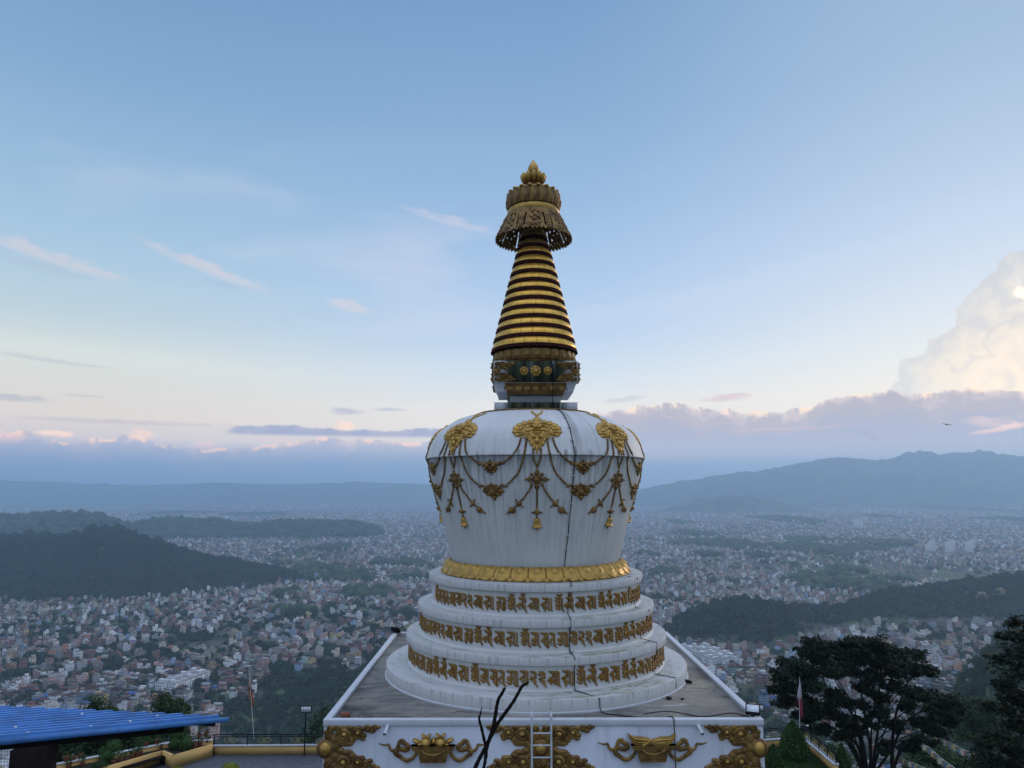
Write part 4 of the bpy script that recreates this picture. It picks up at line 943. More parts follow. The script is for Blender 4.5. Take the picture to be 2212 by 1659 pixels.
# ------------------------------------------------------------------ terrain
FLOOR = -250.0
def ground_on(X, Y, z=FLOOR):
    r = ray(X, Y); return r * (z / r.z)
def ridge(tbl, front):
    """tbl: (picture x, picture y of the crest, distance of the crest, distance of the front foot)"""
    A = []
    for X, Y, dc, db in tbl:
        r = ray(X, Y); p = r * (dc / r.y); q = math.hypot(p.x, p.y); A.append((math.degrees(math.atan2(p.x, p.y)), q, p.z - FLOOR, q * (1 - db / dc)))
    return np.array(A)
HILLS = [
 ridge([(-500, 1230, 2000, 1500), (-250, 1190, 2050, 1500), (0, 1163, 2100, 1540), (60, 1163, 2100, 1545), (129, 1164, 2100, 1550), (172, 1159, 2100, 1555), (203, 1146, 2100, 1560), (254, 1151, 2090, 1565), (309, 1165, 2080, 1580), (363, 1185, 2070, 1620), (414, 1200, 2060, 1670), (469, 1212, 2050, 1700), (547, 1228, 2040, 1740), (625, 1243, 2020, 1800), (664, 1249, 2010, 1850), (720, 1262, 2000, 1890), (770, 1268, 2000, 1900)], 0),
 ridge([(-300, 1130, 3400, 2750), (0, 1118, 3400, 2750), (90, 1116, 3400, 2750), (176, 1112.5, 3400, 2750), (219, 1118, 3350, 2800), (254, 1130, 3300, 2850), (285, 1139, 3300, 2900), (330, 1170, 3300, 3000)], 0),
 ridge([(240, 1170, 3900, 3500), (289, 1136, 3900, 3450), (344, 1123, 3900, 3430), (391, 1124, 3900, 3430), (432, 1128, 3900, 3430), (465, 1125, 3900, 3430), (500, 1130, 3900, 3430), (543, 1138, 3900, 3450), (582, 1130, 3900, 3450), (633, 1128, 3900, 3450), (684, 1130, 3900, 3450), (762, 1130, 3900, 3480), (801, 1138, 3900, 3550), (830, 1152, 3900, 3650), (860, 1172, 3900, 3700)], 0),
 ridge([(1425, 1372, 1230, 1140), (1468, 1343, 1270, 1140), (1500, 1328, 1300, 1130), (1545, 1311, 1310, 1120), (1579, 1307, 1320, 1110), (1620, 1308, 1320, 1090), (1680, 1316, 1320, 1110), (1740, 1322, 1340, 1180), (1770, 1321, 1380, 1240), (1824, 1318, 1400, 1230), (1901, 1290, 1480, 1290), (1960, 1281, 1500, 1300), (2016, 1274, 1520, 1300), (2070, 1266, 1540, 1300), (2123, 1259, 1550, 1290), (2212, 1246, 1560, 1270), (2400, 1225, 1600, 1200), (2700, 1200, 1600, 1100)], 0),
 ridge([(1960, 1640, 560, 400), (2010, 1590, 570, 380), (2050, 1540, 580, 360), (2085, 1470, 590, 340), (2120, 1425, 600, 330), (2160, 1390, 600, 320), (2212, 1352, 600, 300), (2330, 1290, 600, 280), (2600, 1230, 600, 260)], 0),
 # far ranges closing the valley
 ridge([(1300, 1075, 10500, 9800), (1380, 1056, 10500, 9700), (1436, 1046, 10400, 9600), (1536, 1028, 10300, 9500), (1663, 1012, 10200, 9300), (1740, 999, 10200, 9200), (1790, 989.6, 10200, 9150), (1839, 987, 10200, 9150), (1894, 996, 10200, 9150), (1935, 987, 10200, 9150), (1980, 975, 10200, 9100), (2030, 979, 10200, 9100), (2070, 976, 10200, 9100), (2116, 972, 10200, 9100), (2157, 980, 10200, 9100), (2212, 990, 10200, 9100), (2300, 985, 10200, 9100), (2500, 970, 10400, 9200), (3200, 985, 10700, 9400)], 0),
 ridge([(-900, 1027, 13000, 11500), (-400, 1031, 13000, 11500), (0, 1037, 13000, 11500), (150, 1043, 13000, 11500), (300, 1049, 13000, 11500), (480, 1043, 13000, 11500), (620, 1047, 13000, 11600), (760, 1041, 13000, 11600), (900, 1045, 13000, 11600), (1000, 1053, 13000, 11700), (1200, 1061, 13000, 11700), (1400, 1067, 13000, 11700), (1700, 1067, 13300, 12000)], 0),
 ridge([(1400, 1107.5, 7600, 7350), (1450, 1094, 7600, 7350), (1500, 1080, 7600, 7300), (1560, 1068, 7600, 7250), (1620, 1071, 7600, 7280), (1690, 1086, 7600, 7350), (1740, 1098, 7600, 7350), (1790, 1107.5, 7600, 7350)], 0),
]
# wooded patches in the city: picture x, y, half widths, knoll height
PATCH = [(1698, 1126, 50, 8, 26), (1555, 1178, 88, 10, 6), (1750, 1190, 75, 13, 8), (1526, 1201, 32, 5, 3), (1916, 1176, 58, 6, 4), (2054, 1101, 72, 7, 24), (1908, 1119, 20, 3, 10), (1806, 1264, 90, 20, 6), (1748, 1169, 60, 5, 4), (1495, 1155, 32, 5, 3), (2190, 1126, 36, 6, 14), (1640, 1205, 30, 4, 3), (1860, 1190, 40, 5, 3), (1465, 1130, 22, 3, 4), (1930, 1260, 36, 6, 2), (1830, 1235, 36, 5, 2),
         (735, 1250, 70, 11, 3), (800, 1285, 55, 12, 3), (690, 1235, 60, 9, 3), (870, 1220, 60, 6, 3), (640, 1330, 40, 7, 2), (720, 1185, 40, 5, 4), (380, 1110, 60, 4, 8), (560, 1112, 60, 4, 6), (900, 1250, 40, 5, 2), (420, 1380, 36, 7, 2), (350, 1420, 26, 8, 2), (560, 1400, 26, 6, 2), (700, 1410, 30, 8, 2), (870, 1330, 24, 6, 2), (60, 1430, 46, 12, 2), (240, 1440, 26, 8, 2), (820, 1395, 28, 7, 2), (20, 1470, 40, 14, 2), (620, 1290, 26, 4, 2), (1430, 1240, 40, 5, 2), (1400, 1200, 26, 4, 2)]
PG = []
for X, Y, rx, ry, hh in PATCH:
    c = ground_on(X, Y); n = ground_on(X, Y + ry); f = ground_on(X, Y - ry); PG.append((c.x, c.y, rx / FP * c.y, max((f.y - n.y) / 2, 25), hh))
NEAR_R = np.array([(-180, 260), (-60, 240), (-36, 220), (-26, 250), (-21, 310), (-18, 370), (-12, 450), (0, 470), (10, 440), (16, 400), (20, 330), (24, 290), (28, 280), (31, 300), (34, 320), (38, 340), (60, 340), (180, 260)], float)
def terrain(x, y):
    x = np.asarray(x, float); y = np.asarray(y, float)
    a = np.degrees(np.arctan2(x, y)); q = np.hypot(x, y)
    R = np.interp(a, NEAR_R[:, 0], NEAR_R[:, 1])
    z = FLOOR + 226 * np.exp(-(q / R) ** 2.0) * (1 + 0.04 * np.sin(x * 0.021 + 1) * np.sin(y * 0.017))
    z = z + 3.0 * np.sin(x * 0.0031 + 1.3) * np.sin(y * 0.0027)
    for T in HILLS:
        cr = np.interp(a, T[:, 0], T[:, 1]); hh = np.interp(a, T[:, 0], T[:, 2], left=0, right=0); wd = np.interp(a, T[:, 0], T[:, 3])
        u = np.clip(np.abs(q - cr) / np.maximum(wd, 1), 0, 1)
        rough = 1 + (0.16 * np.sin(a * 2.1 + q * .002) * np.sin(q * .006 + a * .7) + 0.10 * np.sin(a * 5.3 + 1) * np.sin(q * .017 + a)) * np.sin(PI * np.minimum(u * 1.1, 1)) + (0.035 * np.sin(a * 7.7 + q * .011) + 0.025 * np.sin(a * 17.3)) * (cr < 5000) + (cr > 5000) * .012 * np.sin(a * 2.9 + 1.3 * np.sin(a * 1.7))
        z = np.maximum(z, FLOOR + hh * np.cos(u * PI / 2) ** 2 ** 0.85 * rough)
    for cx, cy, rx, ry, hh in PG:
        z = z + hh * np.exp(-(((x - cx) / rx) ** 2 + ((y - cy) / ry) ** 2) * 1.5)
    return z
def patch_mask(x, y, k=1.0):
    m = np.zeros(len(x))
    for cx, cy, rx, ry, hh in PG: m = np.maximum(m, k - np.sqrt(((x - cx) / rx) ** 2 + ((y - cy) / ry) ** 2))
    return m
def hill_height(x, y, n=5):
    a = np.degrees(np.arctan2(x, y)); q = np.hypot(x, y); h = np.zeros(len(x))
    for T in HILLS[:n]:
        cr = np.interp(a, T[:, 0], T[:, 1]); hh = np.interp(a, T[:, 0], T[:, 2], left=0, right=0); wd = np.interp(a, T[:, 0], T[:, 3])
        u = np.clip(np.abs(q - cr) / np.maximum(wd, 1), 0, 1); h = np.maximum(h, hh * (u < 1) * np.cos(u * PI / 2) ** 1.7)
    return h
azs = np.radians(np.concatenate([np.arange(-180, -48, 4.0), np.arange(-48, 48, 0.22), np.arange(48, 180, 4.0)]))
qs = np.concatenate([[20], np.geomspace(30, 16800, 340)])
AA, QQ = np.meshgrid(azs, qs); TX, TY = np.sin(AA) * QQ, np.cos(AA) * QQ
TZ = terrain(TX.ravel(), TY.ravel())
na, nq = len(azs), len(qs)
I = np.arange(nq - 1)[:, None] * na; J = np.arange(na)[None, :]; J2 = (J + 1) % na
TF = np.stack([I + J, I + J2, I + na + J2, I + na + J], -1).reshape(-1, 4)[:, ::-1]
def groundm(t, b):
    p = t.node('ShaderNodeNewGeometry').outputs['Position']
    n1 = t.noise(p, 0.004, 4, 0.6); n2 = t.noise(p, 0.03, 5, 0.65); n3 = t.noise(p, 0.35, 3, 0.6)
    cell = t.vor(t.xyz(t.mul(t.sep(p)[0], 0.012), t.mul(t.sep(p)[1], 0.018), 0.0), 1.0, out=1)
    sc_ = t.sep(cell)[0]
    cc = t.mix(t.step(n2, 0.35, 0.65), (0.020, 0.032, 0.018), (0.050, 0.062, 0.036))
    cc = t.mix(t.mul(t.step(sc_, 0.62, 0.66), t.step(n1, 0.40, 0.55)), cc, (0.075, 0.115, 0.038))      # bright fields
    cc = t.mix(t.mul(t.step(sc_, 0.30, 0.26), 0.7), cc, (0.10, 0.095, 0.085))
    cc = t.mix(t.mul(t.step(n3, 0.58, 0.7), 0.35), cc, (0.15, 0.14, 0.125))
    t.put(b.inputs['Base Color'], cc)
M['ground'] = material('valley_ground', groundm, rough=0.9, spec=0.15)
tag(link('ground', mesh('ground', np.stack([TX.ravel(), TY.ravel(), TZ], 1), [TF], True), M['ground']), kind='structure')

# ------------------------------------------------------------------ woods: crowns as many small leaf clumps, merged
def ico():
    import bmesh
    bm = bmesh.new(); bmesh.ops.create_icosphere(bm, subdivisions=1, radius=1.0)
    V = np.array([v.co[:] for v in bm.verts]); F = np.array([[v.index for v in f.verts] for f in bm.faces]); bm.free(); return V, F
IV, IF = ico()
def merged(base_list, pos, scl, rot):
    """place variants (V, F) at pos with per axis scale and z rotation, as one big vertex and face array"""
    Vs, Fs, off = [], {}, 0
    pick = rng.integers(0, len(base_list), len(pos))
    for k, (BV, BF) in enumerate(base_list):
        id_ = np.where(pick == k)[0]
        if not len(id_): continue
        c, s = np.cos(rot[id_]), np.sin(rot[id_])
        P = BV[None] * scl[id_][:, None, :]
        X = P[..., 0] * c[:, None] - P[..., 1] * s[:, None]; Y = P[..., 0] * s[:, None] + P[..., 1] * c[:, None]
        V = np.stack([X, Y, P[..., 2]], -1) + pos[id_][:, None, :]
        Vs.append(V.reshape(-1, 3)); F = BF[None] + (np.arange(len(id_)) * len(BV))[:, None, None] + off
        Fs.setdefault(BF.shape[1], []).append(F.reshape(-1, BF.shape[1])); off += len(id_) * len(BV)
    return np.concatenate(Vs), [np.concatenate(f) for f in Fs.values()]
def lumpy(k):
    V = IV.copy(); d = rng.normal(0, 0.2, len(V)); V = V * (1 + d)[:, None]; V[:, 2] *= 0.95; return V, IF
def clumps(n, lo=0.55, size=0.3, flat=0.8):
    """leaf clump quads spread through an uneven crown of radius 1"""
    lob = rng.normal(0, 1, (7, 3)); lob /= np.linalg.norm(lob, axis=1)[:, None]; lob[:, 2] = np.abs(lob[:, 2]) * 0.7; lob *= 0.55
    c = lob[rng.integers(0, 7, n)] + (lambda u: u / np.linalg.norm(u, axis=1)[:, None] * (rng.random(n) ** 0.5 * 0.55)[:, None])(rng.normal(0, 1, (n, 3)))
    c[:, 2] *= flat
    return quads(c, size)
def quads(c, size, up=0.3):
    n = len(c); sz = size * (0.6 + 0.8 * rng.random(n)) if np.isscalar(size) else size
    nv = rng.normal(0, 1, (n, 3)); nv[:, 2] += up * 2; nv /= np.linalg.norm(nv, axis=1)[:, None]
    a = np.cross(nv, rng.normal(0, 1, (n, 3))); a /= np.linalg.norm(a, axis=1)[:, None]; b = np.cross(nv, a)
    a = a * sz[:, None]; b = b * sz[:, None] * 0.62
    V = np.stack([c - a * 0.5 - b * .2, c - b * 0.5 + a * .1, c + a * 0.5 + b * .15, c + b * 0.5 - a * .1], 1).reshape(-1, 3)
    return V, np.arange(4 * n).reshape(-1, 4)
LUMPS = [lumpy(i) for i in range(10)]
CROWNS = [clumps(190, size=0.34) for i in range(8)]
FINE = [clumps(620, size=0.17) for i in range(4)]
LITE = [clumps(72, size=0.50) for i in range(8)]
def visible_px(x, y, z):
    zc = y * CT + z * ST; yc = -y * ST + z * CT
    return CX + FP * x / zc, CY - FP * yc / zc
def scatter(n, a0, a1, q0, q1):
    a = np.radians(rng.uniform(a0, a1, n)); q = np.sqrt(rng.uniform(q0 * q0, q1 * q1, n)); return np.sin(a) * q, np.cos(a) * q
def forest(name, x, y, r, variants, mat=M['wood'], tall=1.0, sink=0.2):
    z = terrain(x, y); n = len(x); s = r * (0.55 + 1.0 * rng.random(n) ** 2.2); hz = tall * (0.8 + 0.4 * rng.random(n))
    V, F = merged(variants, np.stack([x, y, z + s * hz * (0.75 - sink)], 1), np.stack([s, s, s * hz], 1), rng.uniform(0, 6.28, n))
    return tag(link(name, mesh(name, V, F), mat), kind='stuff')
# left wooded hill
x, y = scatter(52000, -43, -12, 1450, 2650); h = hill_height(x, y, 1); k = h > 4 + 6 * rng.random(len(x)); forest('woodland', x[k][:24000], y[k][:24000], 5.6, LITE, tall=1.35)
x, y = scatter(30000, -43, -8, 2700, 4900); h = hill_height(x, y, 3); k = (h > 9 + 9 * rng.random(len(x))); forest('woodland', x[k][:15000], y[k][:15000], 10.0, LUMPS)
x, y = scatter(30000, 10, 43, 960, 2100); h = hill_height(x, y, 4); k = h > 9 + 8 * rng.random(len(x)); forest('woodland', x[k][:17000], y[k][:17000], 5.0, LITE, tall=1.4)
xs_, ys_ = [], []
for cx, cy, rx, ry, hh in PG:
    n = int(min(900, max(40, rx * ry / 70))); a = rng.uniform(0, 6.28, n); q = np.sqrt(rng.random(n)); f = 1 + 0.25 * np.sin(a * 3 + cx)
    xs_.append(cx + np.cos(a) * q * rx * f); ys_.append(cy + np.sin(a) * q * ry * f)
x, y = np.concatenate(xs_), np.concatenate(ys_); q = np.hypot(x, y)
k = q > 1500; forest('woodland', x[k], y[k], 11.0 , LUMPS, tall=0.9); k = ~k; forest('woodland', x[k], y[k], 6.0, CROWNS, tall=1.0)
# own wooded slopes
def slope_wood(x, y):
    a = np.degrees(np.arctan2(x, y)); q = np.hypot(x, y)
    lim = np.interp(a, [-45, -30, -23.5, -20.5, -17, -10, -6, 8, 13, 16, 20, 24, 28, 32, 45], [300, 330, 420, 980, 1120, 1150, 1120, 1050, 830, 600, 430, 400, 420, 520, 700])
    return (q < lim * (0.96 + 0.06 * np.sin(a * 1.7))) & (q > np.interp(a, [-30, -25, -23, 23, 25, 45], [56, 56, 175, 175, 120, 120]))
x, y = scatter(17000, -40, 44, 56, 1180); k = slope_wood(x, y) & ~((np.degrees(np.arctan2(x, y)) > -8) & (np.degrees(np.arctan2(x, y)) < 9)); x, y = x[k], y[k]
q = np.hypot(x, y); k = q < 380
forest('slope_woodland', x[k], y[k], 4.2, FINE, tall=1.05, mat=M['leaf']); forest('slope_woodland', x[~k], y[~k], 5.0, CROWNS, tall=1.05, mat=M['leaf'])
x, y = scatter(3600, 28, 44, 300, 700); k = hill_height(x, y, 5) > 3; forest('slope_woodland', x[k], y[k], 4.6, FINE[:3], tall=.9, mat=M['leaf'])

# ------------------------------------------------------------------ the town
WALLC = [((0.68, 0.68, 0.67), 'white', 24), ((0.56, 0.49, 0.39), 'cream', 13), ((0.30, 0.295, 0.285), 'grey', 14), ((0.50, 0.31, 0.25), 'pink', 13), ((0.40, 0.17, 0.085), 'orange', 4), ((0.19, 0.08, 0.055), 'brick red', 17), ((0.44, 0.32, 0.14), 'yellow', 4), ((0.24, 0.34, 0.48), 'pale blue', 3), ((0.28, 0.38, 0.33), 'mint green', 3), ((0.30, 0.24, 0.18), 'tan', 9)]
ROOFC = [((0.25, 0.25, 0.245), 'concrete', 44), ((0.16, 0.065, 0.045), 'red', 18), ((0.05, 0.15, 0.42), 'blue', 5), ((0.20, 0.11, 0.075), 'terracotta', 18), ((0.36, 0.37, 0.38), 'tin', 12)]
def house_wall(t, b):
    uv = t.node('ShaderNodeUVMap').outputs[0]; u, v, _ = t.sep(uv)[:3]
    at_ = t.node('ShaderNodeAttribute', attribute_name='col'); oi = t.node('ShaderNodeObjectInfo').outputs['Color']
    cc = t.mix(at_.outputs['Alpha'], oi, at_.outputs['Color'])
    fu = t.m('FRACT', t.mul(u, 1 / 2.7)); fv = t.m('FRACT', t.mul(v, 1 / 3.0))
    win = t.mul(t.mul(t.step(fu, 0.22, 0.24), t.step(fu, 0.70, 0.68)), t.mul(t.step(fv, 0.30, 0.32), t.step(fv, 0.80, 0.78)))
    win = t.mul(win, t.step(u, -5.0, -4.9))
    band = t.mul(t.step(t.m('ABSOLUTE', t.sub(fv, 0.0)), 0.1, 0.04), t.step(u, -5.0, -4.9))
    cc = t.mix(t.mul(band, 0.35), cc, (0.5, 0.5, 0.5))
    dirt = t.noise(t.node('ShaderNodeNewGeometry').outputs['Position'], 0.25, 4, 0.65)
    cc = t.mix(t.mul(t.step(dirt, 0.45, 0.75), 0.35), cc, (0.2, 0.19, 0.18))
    t.put(b.inputs['Base Color'], t.mix(t.mul(win, 0.9), cc, (0.028, 0.032, 0.038)))
M['house'] = material('house_plaster', house_wall, rough=0.8, spec=0.25)
def house_plain(t, b):
    oi = t.node('ShaderNodeObjectInfo').outputs['Color']; p = t.node('ShaderNodeNewGeometry').outputs['Position']
    t.put(b.inputs['Base Color'], t.mix(t.mul(t.step(t.noise(p, 0.4, 4, 0.65), 0.42, 0.75), 0.4), oi, (0.15, 0.145, 0.14)))
M['house_plain'] = material('house_paint', house_plain, rough=0.8, spec=0.25)
M['pane'] = mottled('window_dark', (0.022, 0.026, 0.032), 0.3, 0.4, 0.25)
def wpick(T):
    r = rnd.random() * sum(q[2] for q in T)
    for q in T:
        r -= q[2]
        if r <= 0: return q
    return T[-1]
# sites: a jittered street grid whose direction changes from quarter to quarter
def sites(q0, q1, gap, keep, a0=-41, a1=41):
    n = int((q1 * q1 - q0 * q0) * math.radians(a1 - a0) / 2 / gap ** 2)
    x, y = scatter(n, a0, a1, q0, q1)
    ang = 0.6 * np.sin(x * 0.0021 + 1) + 0.7 * np.sin(y * 0.0017 + 2)
    c, s = np.cos(ang.round(1)), np.sin(ang.round(1))
    gx, gy = np.round((x * c + y * s) / gap) * gap, np.round((-x * s + y * c) / (gap * .8)) * gap * .8
    x, y = gx * c - gy * s + rng.normal(0, gap * .10, n), gx * s + gy * c + rng.normal(0, gap * .10, n)
    key = np.round(x / (gap * .62)) * 100003 + np.round(y / (gap * .62)); _, idx = np.unique(key, return_index=True)
    x, y, ang = x[idx], y[idx], ang[idx]
    a = np.degrees(np.arctan2(x, y))
    dens = keep * (0.80 + 0.42 * np.sin(x * 0.0047 + 0.5) * np.sin(y * 0.0052 + 1) + 0.38 * np.sin(x * 0.013 + .8 * np.sin(y * .004)) * np.sin(y * 0.011 + 2 + np.sin(x * .005)) + 0.2 * np.sin(x * .031 + y * .012) * np.sin(y * .027))
    fld = np.maximum(0, 1 - np.sqrt(((x - 1180) / 480) ** 2 + ((y - 2250) / 560) ** 2)); dens = dens * (1 - 0.85 * np.minimum(1, fld * 2.2))
    fld = np.maximum(0, 1 - np.sqrt(((x + 760) / 240) ** 2 + ((y - 2700) / 500) ** 2)); dens = dens * (1 - 0.8 * np.minimum(1, fld * 2.2))
    k = (rng.random(len(x)) < dens) & (hill_height(x, y, 8) < 7) & (patch_mask(x, y) < 0.12) & ~slope_wood(x, y) & (np.abs(a) < a1)
    return x[k], y[k], ang[k]
def boxes(x, y, z, w, d, h, ang, wc, rc):
    """many houses as one mesh: four walls with window uvs, a roof and a raised stair room"""
    n = len(x); c, s = np.cos(ang), np.sin(ang)
    def corner(sx, sy, ww, dd, zz, ox=0, oy=0):
        u, v = sx * ww / 2 + ox, sy * dd / 2 + oy; return np.stack([x + u * c - v * s, y + u * s + v * c, zz], -1)
    V, F, Cc, U = [], [], [], []
    def one(ww, dd, z0, z1, ox, oy, wcol, rcol, off, flagwin=True):
        P = [corner(a_, b_, ww, dd, z0, ox, oy) for a_, b_ in ((-1, -1), (1, -1), (1, 1), (-1, 1))] + [corner(a_, b_, ww, dd, z1, ox, oy) for a_, b_ in ((-1, -1), (1, -1), (1, 1), (-1, 1))]
        V.append(np.stack(P, 1).reshape(-1, 3))
        base = off + np.arange(n)[:, None] * 8
        for q in ((0, 1, 5, 4), (1, 2, 6, 5), (2, 3, 7, 6), (3, 0, 4, 7), (4, 5, 6, 7)):
            F.append(base + np.array(q)[None]); Cc.append(rcol if q[0] == 4 else wcol)
            L = ww if q[0] in (0, 2) else dd; Lw = np.round(L / 2.7) * 2.7; zb = np.zeros(n)
            hh = z1 - z0
            if q[0] == 4 or not flagwin: U.append(np.full((n, 4, 2), -10.0))
            else: U.append(np.stack([np.stack([zb, zb], -1), np.stack([Lw, zb], -1), np.stack([Lw, hh], -1), np.stack([zb, hh], -1)], 1))
    one(w, d, z - 6, z + h, 0, 0, wc, rc, 0)
    sx = rng.choice([-1, 1], n) * w * 0.22; sy = rng.choice([-1, 1], n) * d * 0.2
    one(w * 0.5, d * 0.55, z + h, z + h + 2.6 * (rng.random(n) < 0.75) + 0.25, sx, sy, wc * 0.95, rc, 8 * n, False)
    rgba = np.concatenate(Cc); rgba = np.concatenate([rgba, np.ones((len(rgba), 1))], 1)
    return np.concatenate(V), [np.concatenate(F)], rgba, np.concatenate(U).reshape(-1, 2)
def cols(T, n):
    p = np.array([q[2] for q in T], float); i = rng.choice(len(T), n, p=p / p.sum()); return np.array([q[0] for q in T])[i] * (0.34 + 0.82 * rng.random((n, 1))), i
TOWN = []
nx, ny, nang = sites(430, 1750, 12.4, .86)
for q0, q1, gap, keep, sz in ((1750, 3300, 12.5, .95, .76), (3300, 6000, 18, .92, .98), (6000, 11200, 31, .9, 1.4)):
    x, y, ang = sites(q0, q1, gap, keep, -40, 40); n = len(x)
    wc, _ = cols(WALLC, n); rc, _ = cols(ROOFC, n)
    wd = rng.uniform(8, 14, n) * sz; dp = rng.uniform(7, 11, n) * sz; hh = rng.choice([3, 6, 6, 6, 9, 9, 12], n) * (1 + (sz - 1) * .25)
    tall = rng.random(n) < 0.012; hh = np.where(tall, hh * 2, hh)
    TOWN.append(boxes(x, y, terrain(x, y), wd, dp, hh, ang, wc, rc))
# the nearest houses one by one
fx, fy, fa = [], [], []
for (Xa, Ya), (Xb, Yb), rows_ in (((372, 1497), (452, 1467), 2), ((1478, 1414), (1556, 1450), 3)):
    A_, B_ = ground_on(Xa, Ya), ground_on(Xb, Yb); d_ = (B_ - A_); L_ = d_.length; u_ = d_ / L_; v_ = Vector((-u_.y, u_.x, 0))
    for r_ in range(rows_):
        for i in range(int(L_ / 9.5)):
            q = A_ + u_ * (i * 9.5) + v_ * (r_ * 17.0); fx.append(q.x); fy.append(q.y); fa.append(math.atan2(u_.y, u_.x))
fx, fy, fa = map(np.array, (fx, fy, fa)); nf = len(fx)
k = np.array([np.min(np.hypot(fx - a_, fy - b_)) > 13 for a_, b_ in zip(nx, ny)])
nx, ny, nang = np.concatenate([fx, nx[k]]), np.concatenate([fy, ny[k]]), np.concatenate([fa, nang[k]])
n = len(nx); nz = terrain(nx, ny); px, py = visible_px(nx, ny, nz + 5); dist_ = np.hypot(nx, ny)
vis = (px > 8) & (px < 2200) & (py < 1640) & ~((px > 690) & (px < 1652) & (py > 1352) & (np.abs(px - 1168) < 330 + (py - 1352) * .8)) & ~((np.abs(px - 1159) < 330) & (py > 1280)) & ~((px < 500) & (py > 1524))
vis &= ~((((px - 1890) / 190) ** 2 + ((py - 1490) / 90) ** 2 < 1) & (rng.random(n) < 0.75)) & ~((px > 2120) & (py > 1400))
vis[:nf] = True; order = np.argsort(np.where(np.arange(n) < nf, 0, dist_) + (~vis) * 1e6)
NH = min(300, int(vis.sum())); own = order[:NH]; rest = order[NH:]
nw = np.where(rng.random(n) < .12, rng.uniform(12, 18, n), rng.uniform(6.5, 10.5, n)); nd = rng.uniform(6, 9, n); nst = rng.choice([1, 2, 2, 2, 3, 3, 3, 4], n)
wc, wi = cols(WALLC, n); rc, ri = cols(ROOFC, n)
wc[:nf] = .74; wi[:nf] = 0; rc[:nf] = .5; ri[:nf] = 0; nst[:nf] = 4; nw[:nf] = 9.2; nd[:nf] = 10.5
nn = len(rest)
TOWN.append(boxes(nx[rest], ny[rest], nz[rest], nw[rest], nd[rest], nst[rest] * 3.0, nang[rest], wc[rest], rc[rest]))
# landmarks far out in the city: two tower clusters and a slab
lx, ly, lh, lw = [], [], [], []
g = ground_on(2063, 1196)
for i in range(9):
    lx.append(g.x - 105 + i * 26); ly.append(g.y + 25 * (i % 3)); lh.append(rng.uniform(32, 50)); lw.append(13)
g = ground_on(1850, 1142); lx += [g.x, g.x + 26]; ly += [g.y, g.y]; lh += [60, 55]; lw += [28, 24]
g = ground_on(700, 1098); lx += [g.x - 30, g.x + 30, g.x]; ly += [g.y] * 3; lh += [50, 50, 52]; lw += [30, 30, 26]
lx, ly, lh, lw = map(np.array, (lx, ly, lh, lw)); k = len(lx)
TOWN.append(boxes(lx, ly, terrain(lx, ly), lw, lw * .8, lh, np.zeros(k), np.tile([[.62, .60, .57]], (k, 1)), np.tile([[.4, .4, .4]], (k, 1))))
V, F, Cc, U, off = [], [], [], [], 0
for v, f, c, u in TOWN:
    V.append(v); F.append(f[0] + off); Cc.append(c); U.append(u); off += len(v)
tag(link('distant_city', mesh('distant_city', np.concatenate(V), [np.concatenate(F)], None, np.concatenate(Cc), np.concatenate(U)), M['house']), kind='stuff')

# individual houses
HOUSES = []
winm = MB().box((0, -0.03, 0), (1.25, 0.06, 1.45)).mesh('window'); winm.materials.append(M['pane'])
NUMW = {1: 'one', 2: 'two', 3: 'three', 4: 'four', 5: 'five'}
def wallmesh(w, d, h):
    P = [(-w/2, -d/2, -6), (w/2, -d/2, -6), (w/2, d/2, -6), (-w/2, d/2, -6), (-w/2, -d/2, h), (w/2, -d/2, h), (w/2, d/2, h), (-w/2, d/2, h)]
    Q = [(0, 1, 5, 4), (1, 2, 6, 5), (2, 3, 7, 6), (3, 0, 4, 7), (4, 5, 6, 7)]; U = []
    for q in Q:
        L = round((w if q[0] in (0, 2) else d) / 2.7) * 2.7
        U += [(-10, -10)] * 4 if q[0] == 4 else [(0, 0), (L, 0), (L, h + 6), (0, h + 6)]
    me = mesh('wall', P, [np.array(Q)], None, np.zeros((5, 4)), U); return me
